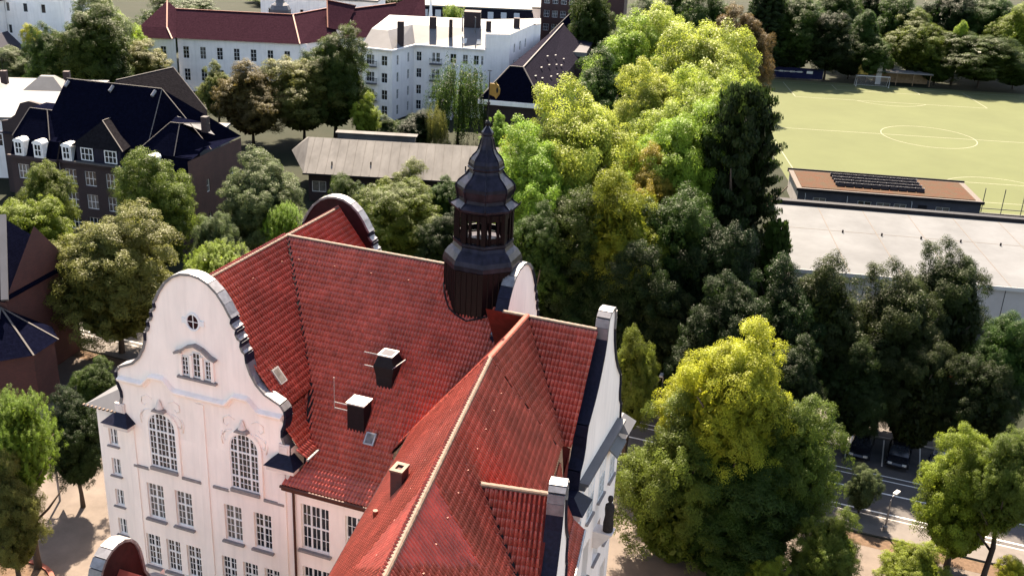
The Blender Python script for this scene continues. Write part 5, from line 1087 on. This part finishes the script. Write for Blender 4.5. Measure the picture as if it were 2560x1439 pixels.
# ------------------------------------------------------------------ trees
def leaf_mesh(name, C, N, T, size, tint, asp=1.6):
    """leaf-sized rhombic faces: centres, normals, long axes"""
    N = N / np.linalg.norm(N, axis=1, keepdims=True)
    T = T - N * np.sum(T * N, axis=1, keepdims=True); T /= np.linalg.norm(T, axis=1, keepdims=True) + 1e-9
    B = np.cross(N, T); a = (size * asp)[:, None]; b = size[:, None]
    V = np.stack([C - T * a, C + B * b * .8 + N * b * .15, C + T * a, C - B * b * .8 + N * b * .15], 1).reshape(-1, 3)
    F = np.arange(len(V)).reshape(-1, 4)
    return np_mesh(name, V, F, 'leaf_mid', np.repeat(tint, 4))
def sph(n, r): v = r.normal(size=(n, 3)); return v / np.linalg.norm(v, axis=1, keepdims=True)
def crown(kind, seed):
    r = np.random.RandomState(seed); C, N, T, S, K = [], [], [], [], []
    ph = r.uniform(0, 6.28, 6)
    def lobes(d): return 1 + .10 * np.sin(3 * np.arctan2(d[:, 1], d[:, 0]) + ph[0]) + .08 * np.sin(5 * np.arctan2(d[:, 1], d[:, 0]) + 4 * d[:, 2] + ph[1]) + .09 * np.sin(4 * d[:, 2] + ph[2] + 2 * d[:, 0]) + .06 * np.sin(9 * d[:, 0] + 7 * d[:, 1] + ph[3])
    def emit(c, n, t, s, k): C.append(c); N.append(n); T.append(t); S.append(s); K.append(k)
    def fib(n):
        i = np.arange(n) + .5; z = 1 - 1.42 * i / n; a = i * 2.39996 + ph[4]; q = np.sqrt(np.clip(1 - z * z, 0, 1)); v = np.stack([q * np.cos(a), q * np.sin(a), z], 1) + r.normal(0, .14, (n, 3)); return v / np.linalg.norm(v, axis=1, keepdims=True)
    if kind in ('round', 'cone', 'feather'):
        fe = kind == 'feather'; nb = 24 if not fe else 26; bd = fib(nb); bc = bd * (lobes(bd) * r.uniform(.44, .66, nb))[:, None]; br = r.uniform(.25, .42, nb)
        bc = np.vstack([bc, [[0, 0, .42]]]); bd = np.vstack([bd, [[0, 0, 1.]]]); br = np.append(br, .40); nb += 1
        if kind == 'cone': f = np.clip(1.05 - (bc[:, 2] + 1) / 2, .06, 1) * 1.4; bc[:, :2] *= f[:, None]; br *= np.clip(f + .2, .4, 1)
        for j in range(nb):
            tb = r.uniform(.25, .75); m = int(26 * (br[j] / .34) ** 1.5)
            for k in range(m):
                cd = sph(1, r)[0] + bd[j] * .55 + np.array([0, 0, .45]); cd /= np.linalg.norm(cd)
                c = bc[j] + cd * br[j] * r.uniform(.62, 1.02) * np.array([1.1, 1.1, .85]); rc = r.uniform(.05, .105)
                if fe:
                    n = 175; t = r.uniform(0, 1, n); ax_ = cd * .8 + np.array([0, 0, .35]) + sph(1, r)[0] * .45; ax_ /= np.linalg.norm(ax_); L_ = r.uniform(.04, .10)
                    p = c + ax_ * (t * L_)[:, None] + sph(n, r) * (r.uniform(.0, .065, n) * (1.3 - t))[:, None]
                    emit(p, cd * .6 + np.array([0, 0, .5]) + sph(n, r) * .5, ax_ + sph(n, r) * .6, r.uniform(.0036, .0075, n), np.clip(tb + .2 * (t - .5) + r.normal(0, .14, n), 0, 1))
                else:
                    n = int(225 * (rc / .08) ** 1.6); q = sph(n, r); q[:, 2] = np.where(r.rand(n) < .6, np.abs(q[:, 2]), q[:, 2]); p = c + q * (rc * r.uniform(.55, 1.08, n))[:, None] * np.array([1.2, 1.2, .8])
                    emit(p, q * .55 + cd * .5 + np.array([0, 0, .4]) + sph(n, r) * .58, sph(n, r), r.uniform(.0045, .0105, n), np.clip(tb + r.normal(0, .17, n), 0, 1))
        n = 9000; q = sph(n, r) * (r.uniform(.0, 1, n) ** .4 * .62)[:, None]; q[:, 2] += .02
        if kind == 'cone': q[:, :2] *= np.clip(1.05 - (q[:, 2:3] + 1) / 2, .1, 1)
        emit(q, sph(n, r), sph(n, r), r.uniform(.03, .06, n), r.uniform(0, .3, n))  # added large leaves block sun inside the crown; dark tint paints its shade
    elif kind == 'willow':
        nc = 420; d = sph(nc, r); d[:, 2] = np.abs(d[:, 2]) * .9 + .05; d /= np.linalg.norm(d, axis=1, keepdims=True); cc = d * (lobes(d) * r.uniform(.5, .92, nc))[:, None]
        for i in range(nc):
            n = 80; t = r.uniform(0, 1, n); L_ = r.uniform(.4, 1.1); p = cc[i] + np.stack([d[i, 0] * .12 * t, d[i, 1] * .12 * t, -L_ * t], 1) + sph(n, r) * .04
            emit(p, d[i] + sph(n, r) * .8, np.array([0, 0, -1.]) + sph(n, r) * .35, r.uniform(.008, .016, n), np.clip(r.uniform(.2, .8) + r.normal(0, .12, n), 0, 1))
    elif kind == 'poplar':
        for i in range(520):
            z = r.uniform(-1, .97); a = r.uniform(0, 6.28); w = math.sqrt(max(.02, 1 - max(0, z) ** 2 * .98)) * (.9 if z > -.7 else .9 - (-.7 - z)); q = w * r.uniform(.5, .95)
            c = np.array([q * math.cos(a), q * math.sin(a), z]); n = 110; t = r.uniform(0, 1, n)
            p = c + np.stack([.16 * np.cos(a) * t, .16 * np.sin(a) * t, .035 * t], 1) + sph(n, r) * np.array([.10, .10, .022]); d_ = np.array([math.cos(a), math.sin(a), .6])
            emit(p, d_ + sph(n, r) * .8, sph(n, r) * np.array([1, 1, .25]), r.uniform(.011, .022, n), np.clip(r.uniform(.1, .9) + r.normal(0, .12, n), 0, 1))
        n = 5000; a = r.uniform(0, 6.28, n); q = r.uniform(0, .6, n); z = r.uniform(-.9, .8, n); emit(np.stack([q * np.cos(a), q * np.sin(a), z], 1), sph(n, r), sph(n, r) * np.array([1, 1, .3]), r.uniform(.05, .09, n), r.uniform(0, .3, n))  # added sun-blocking core of the poplar, tinted darker as inner shade
    C = np.concatenate(C); N = np.concatenate(N); T = np.concatenate(T); S = np.concatenate(S); K = np.concatenate(K)
    C[:, :2] /= np.percentile(np.hypot(C[:, 0], C[:, 1]), 98.5); lo, hi = np.percentile(C[:, 2], .5), np.percentile(C[:, 2], 99.7); C[:, 2] = (C[:, 2] - lo) / (hi - lo) * 2 - 1
    return leaf_mesh('crown_' + kind, C, N, T, S, K)
CROWNS = {'round': [crown('round', s) for s in (11, 12, 13, 14)], 'feather': [crown('feather', s) for s in (21, 22, 23)], 'willow': [crown('willow', 31)], 'poplar': [crown('poplar', 41)], 'cone': [crown('cone', 51)]}
CROWNS['ovoid'] = CROWNS['round'][:2]
CM = {}
def crown_mesh(kind, v, hue):
    k = (kind, v, hue)
    if k not in CM: me = CROWNS[kind][v].copy() if False else CROWNS[kind][v]; CM[k] = me
    return CM[k]
def trunk_mesh(seed):
    r = random.Random(seed); mb = MB(); pts = [(0, 0, -.01), (.004, 0, .12), (r.uniform(-.012, .012), r.uniform(-.012, .012), .3), (r.uniform(-.02, .02), r.uniform(-.02, .02), .5), (r.uniform(-.02, .02), r.uniform(-.02, .02), .72)]
    mb.tube(pts, [.022, .016, .014, .011, .005], 8)
    for k in range(7):
        z = r.uniform(.26, .6); a = k * .9 + r.uniform(0, .5); l = r.uniform(.13, .22)
        mb.tube([(0, 0, z), (l * .5 * math.cos(a), l * .5 * math.sin(a), z + l * .45), (l * math.cos(a), l * math.sin(a), z + l * 1.1)], [.008, .006, .002], 6)
    return mb.mesh('trunk', 'bark', smooth=True)
TRUNKS = [trunk_mesh(s) for s in (1, 2, 3)]
GROUPS = [None, 'park trees beyond the football pitch', 'tall grove right of the turret', 'street trees on the right', 'trees between the brick house and the school', 'trees around the white flats', 'trees at the upper left']
BASE = {'round': .22, 'feather': .16, 'willow': .10, 'poplar': .06, 'cone': .30, 'ovoid': .32}
NAMES = {'round': 'broadleaf_tree', 'feather': 'feathery_tree', 'willow': 'willow_tree', 'poplar': 'poplar_tree', 'ovoid': 'street_tree', 'cone': 'conical_tree'}
# x, y, height, crown radius, kind, leaf hue, label, group
TREES = [
(-79.8,178.9,15.0,4.9,'round','mid','mid-green tree left of the big park tree at the upper left',6),
(-72.5,177.6,19.0,7.2,'round','mid','largest dark green tree in the upper left park',6),
(-73.4,195.3,15.0,4.5,'round','lime','lighter green tree between the big park tree and the red hipped roof',6),
(-68.4,185.8,12.0,7.1,'round','olive','olive dome-shaped tree behind the slate roof ridge',6),
(-91.1,188.0,9.0,4.8,'round','grey','grey-leaved tree at the left edge above the white flat roof',6),
(-90.1,196.1,12.0,2.9,'round','yellow2','small yellowish tree beside the small white house',6),
(-48.9,168.5,12.0,3.2,'round','olive','small olive tree just right of the slate gable house',5),
(-42.3,163.9,13.5,6.4,'round','brown','brownish tree left of the olive one above the grey hall roof',5),
(-35.0,167.8,13.5,7.6,'round','olive','wide olive tree standing behind the left end of the grey hall',5),
(-30.2,169.5,18.5,6.2,'round','mid','tall dark green tree at the left end of the white flats',5),
(-24.5,164.9,9.0,2.6,'round','lime','low bright green tree at the foot of the white flats',5),
(-10.2,170.3,14.0,5.8,'willow','mid','drooping willow in front of the white flats',5),
(-21.5,168.5,5.0,2.7,'round','grey','pale grey-green shrub below the white flats',5),
(-16.2,164.2,7.0,3.8,'round','dark','dark rounded shrub between the pale shrub and the willow',5),
(-13.4,163.2,8.0,2.4,'willow','olive','small drooping tree left of the big willow',5),
(-2.8,155.4,9.0,2.9,'round','lime','bright green tree behind the turret finial',5),
(-28.0,111.7,13.0,5.3,'round','grey','grey-green tree in front of the left end of the grey hall',4),
(-37.9,105.3,15.0,4.8,'round','mid2','dense tree in front of the dark brick house, near its middle',4),
(-46.9,100.5,14.0,2.9,'round','mid2','tree in front of the left bay of the dark brick house',4),
(-46.5,95.6,12.0,4.6,'round','lime2','yellow-green tree beside the church roof at the left edge',4),
(-35.8,87.8,14.0,6.3,'round','olive','broad olive tree left of the west gable',4),
(-25.1,107.8,9.0,3.3,'feather','lime','bright lime tree peeping over the west roof ridge',4),
(-28.8,97.0,8.0,4.1,'feather','lime','bright lime tree just above the west gable',4),
(-20.2,118.6,9.0,2.9,'round','mid','small green tree below the middle of the grey hall',4),
(-13.0,118.9,11.0,4.4,'round','mid2','green tree under the grey hall eaves left of the turret',4),
(-12.8,110.7,11.0,5.7,'round','mid2','wide olive-green tree right behind the main ridge',4),
(-8.5,116.5,10.0,2.7,'round','mid','green tree touching the left side of the turret lantern',4),
(-31.3,103.2,9.0,2.8,'round','grey','pale shrubby tree between the lime tree and the brick end wall',4),
(-7.1,105.5,10.0,3.5,'round','dark','dark tree in shade left of the turret shaft',4),
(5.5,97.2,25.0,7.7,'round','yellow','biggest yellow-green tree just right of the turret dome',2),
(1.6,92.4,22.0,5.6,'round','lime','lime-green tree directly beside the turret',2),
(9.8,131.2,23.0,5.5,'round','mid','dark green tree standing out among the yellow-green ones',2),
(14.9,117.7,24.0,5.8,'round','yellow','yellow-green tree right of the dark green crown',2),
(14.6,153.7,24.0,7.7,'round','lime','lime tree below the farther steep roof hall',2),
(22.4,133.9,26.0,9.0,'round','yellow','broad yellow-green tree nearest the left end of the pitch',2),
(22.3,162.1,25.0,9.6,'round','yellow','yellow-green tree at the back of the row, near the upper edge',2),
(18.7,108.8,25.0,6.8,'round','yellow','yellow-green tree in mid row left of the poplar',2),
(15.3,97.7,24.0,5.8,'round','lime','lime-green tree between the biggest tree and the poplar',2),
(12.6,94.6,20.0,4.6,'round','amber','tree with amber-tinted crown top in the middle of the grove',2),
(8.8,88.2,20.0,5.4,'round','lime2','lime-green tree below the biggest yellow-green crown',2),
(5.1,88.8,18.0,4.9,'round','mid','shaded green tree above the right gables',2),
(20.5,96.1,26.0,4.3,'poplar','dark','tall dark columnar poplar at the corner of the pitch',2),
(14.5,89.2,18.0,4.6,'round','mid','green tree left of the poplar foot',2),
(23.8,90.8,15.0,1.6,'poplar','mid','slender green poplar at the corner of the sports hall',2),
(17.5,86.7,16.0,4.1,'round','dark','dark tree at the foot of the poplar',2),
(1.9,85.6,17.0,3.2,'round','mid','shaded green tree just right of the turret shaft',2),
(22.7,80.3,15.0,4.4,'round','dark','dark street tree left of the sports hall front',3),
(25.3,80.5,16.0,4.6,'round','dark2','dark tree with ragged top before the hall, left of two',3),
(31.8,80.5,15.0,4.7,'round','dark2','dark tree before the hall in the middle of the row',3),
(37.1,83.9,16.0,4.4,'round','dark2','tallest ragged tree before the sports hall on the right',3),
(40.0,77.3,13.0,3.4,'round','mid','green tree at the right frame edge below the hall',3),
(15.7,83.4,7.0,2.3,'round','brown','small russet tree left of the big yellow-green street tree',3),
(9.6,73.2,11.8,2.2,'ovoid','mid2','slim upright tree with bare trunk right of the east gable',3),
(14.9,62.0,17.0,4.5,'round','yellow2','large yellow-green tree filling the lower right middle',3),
(11.9,60.9,12.0,4.5,'round','mid2','lower left companion of the large yellow-green tree, leaf colour darkened as shade',3),  # leaf hue darkened to stand for shade on the big tree's lower crown
(19.0,61.2,13.0,3.8,'round','mid2','lower right companion of the large yellow-green tree, leaf colour darkened as shade',3),  # darker hue again stands for shade below the large crown
(15.6,60.5,10.0,6.0,'round','mid','low front part of the big tree group at the lower right',3),  # darker hue paints the shade low on the big tree's front
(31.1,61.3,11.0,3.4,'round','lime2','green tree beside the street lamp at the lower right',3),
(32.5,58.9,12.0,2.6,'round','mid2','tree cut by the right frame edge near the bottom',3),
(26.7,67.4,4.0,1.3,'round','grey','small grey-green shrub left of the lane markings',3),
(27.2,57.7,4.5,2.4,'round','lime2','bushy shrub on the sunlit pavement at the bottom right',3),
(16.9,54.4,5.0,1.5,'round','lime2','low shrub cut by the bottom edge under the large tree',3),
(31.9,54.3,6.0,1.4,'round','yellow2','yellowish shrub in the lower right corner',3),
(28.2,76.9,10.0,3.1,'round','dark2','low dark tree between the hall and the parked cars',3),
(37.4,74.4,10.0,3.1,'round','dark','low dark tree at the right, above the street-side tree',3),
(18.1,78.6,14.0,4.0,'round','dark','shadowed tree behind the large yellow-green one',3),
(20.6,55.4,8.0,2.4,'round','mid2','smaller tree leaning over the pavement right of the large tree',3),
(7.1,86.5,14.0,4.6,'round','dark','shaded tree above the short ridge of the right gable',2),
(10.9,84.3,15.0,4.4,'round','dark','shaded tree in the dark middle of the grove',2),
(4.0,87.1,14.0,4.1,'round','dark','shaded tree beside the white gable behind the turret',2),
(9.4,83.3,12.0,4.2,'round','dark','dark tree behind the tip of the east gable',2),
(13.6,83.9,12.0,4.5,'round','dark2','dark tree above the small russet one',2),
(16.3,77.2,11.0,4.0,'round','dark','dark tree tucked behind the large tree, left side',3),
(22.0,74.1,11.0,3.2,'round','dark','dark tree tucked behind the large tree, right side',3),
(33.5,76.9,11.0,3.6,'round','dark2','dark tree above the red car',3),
(-29.7,56.0,13.0,2.5,'feather','green','bright feathery tree at the left edge below the church',0),
(-29.7,63.3,9.0,2.5,'round','dark','dark tree between the church and the left facade',0),
(-29.5,53.2,10.0,2.3,'ovoid','olive','olive tree over the round bed in the lower left corner',0),
(-32.7,74.3,6.0,2.1,'round','mid','small tree by the left corner of the west facade',0),
(55.1,249.0,19.9,5.2,'poplar','dark','dark columnar tree at the left corner behind the pitch',1),
(63.2,250.0,19.3,7.6,'round','mid','tall green tree above the blue banner',1),
(70.2,248.0,15.4,6.6,'round','dark','dark tree between the banner and the goal',1),
(79.2,252.0,15.7,4.8,'cone','mid','pointed green tree behind the goal',1),
(80.2,249.0,11.9,6.0,'round','mid','rounded tree directly behind the yellow board',1),
(92.3,253.0,16.0,8.7,'round','mid2','broad tree behind the open shelter',1),
(90.2,262.0,18.3,6.5,'round','mid','tree reaching the top edge above the shelter',1),
(100.6,250.0,14.6,3.1,'cone','lime','small pale conifer right of the shelter tree',1),
(106.0,248.0,12.1,11.4,'round','mid','wide low tree overhanging the far pitch corner',1),
(115.8,258.0,18.4,6.9,'round','lime2','lime tree in the upper right corner',1),
(104.5,268.0,20.3,9.1,'round','dark','dark tree at the top edge right of the pale conifer',1),
(113.5,266.0,20.0,8.1,'round','mid','tall tree at the top edge near the right corner',1),
(96.3,249.0,7.3,5.8,'round','mid','low tree at the right end of the shelter',1),
(76.6,251.0,6.4,5.6,'round','dark','low dark tree left of the goal',1),
(60.9,250.0,9.5,5.8,'round','dark','low dark tree behind the left end of the blue banner',1),
(114.6,249.0,8.2,6.7,'round','mid','low tree at the right frame edge behind the pitch',1),
(42.7,209.8,20.0,6.4,'round','brown','brownish tree at the upper end of the yellow-green grove',1),
(23.4,217.0,20.0,6.6,'round','grey','grey-green tree at the top edge right of the steep roofs',1),
(14.1,229.8,20.0,5.3,'round','mid','tree at the top edge touching the farther steep roof',1),
(37.8,218.9,22.0,7.5,'round','mid','green tree at the top edge above the grove',1),
(77.3,270.0,19.7,8.2,'round','mid','green tree at the top edge above the dark one',1),
(88.8,280.0,18.6,6.9,'round','dark','dark tree at the top edge above the pointed green tree',1),
(-16.0,240.2,14.0,4.1,'feather','lime','lime tree rising behind the chimneys of the white flats',5),
(-76.1,229.6,14.0,8.4,'round','mid','tree row end behind the red hipped roof',6),
(-82.8,268.0,8.7,7.7,'round','mid','tree behind the right end of the red hip, at the top edge',6),
(-38.5,330.0,6.2,8.2,'round','mid','distant tree at the top edge above the white flats',5),
(-75.0,330.0,4.4,10.7,'round','mid2','distant tree at the top edge above the roof turret',6),
(-57.2,340.0,4.4,9.8,'round','dark','distant dark tree at the top edge right of the roof turret',6),
(-11.5,320.0,8.4,9.2,'round','dark','distant dark tree at the top edge left of the brick office',5),
(36.4,262.0,18.9,8.5,'round','mid','tall tree at the top edge behind the grove',1),
(-73.8,187.2,20.0,6.5,'round','grey','hazy tree at the top edge left of the red hipped roof',6),
]
rt_ = random.Random(5)
for i, (x, y, h, r_, kind, hue, lab, gi) in enumerate(TREES):
    nm = NAMES[kind] if h > 5.5 else 'shrub'
    o = empty(nm, (x, y, 0), rt_.uniform(0, 6.28), lab, 'tree' if h > 5.5 else 'shrub', GROUPS[gi])
    tk = mobj('trunk', TRUNKS[i % 3], o); tk.scale = (h, h, h)
    v = rt_.randrange(len(CROWNS[kind])); c = mobj('crown', CROWNS[kind][v], o)
    b0 = (BASE[kind] if gi not in (3,) or kind in ('cone', 'ovoid') else .10) if h > 5.5 else .03
    if kind in ('feather', 'round'): b0 = max(b0, 1 - 2.5 * r_ / h)
    hz = h * (1 - b0) / 2; c.location = (0, 0, h * b0 + hz); c.scale = (r_, r_ * rt_.uniform(.94, 1.06), hz)
    c.material_slots[0].link = 'OBJECT'; c.material_slots[0].material = MATS['leaf_' + hue]
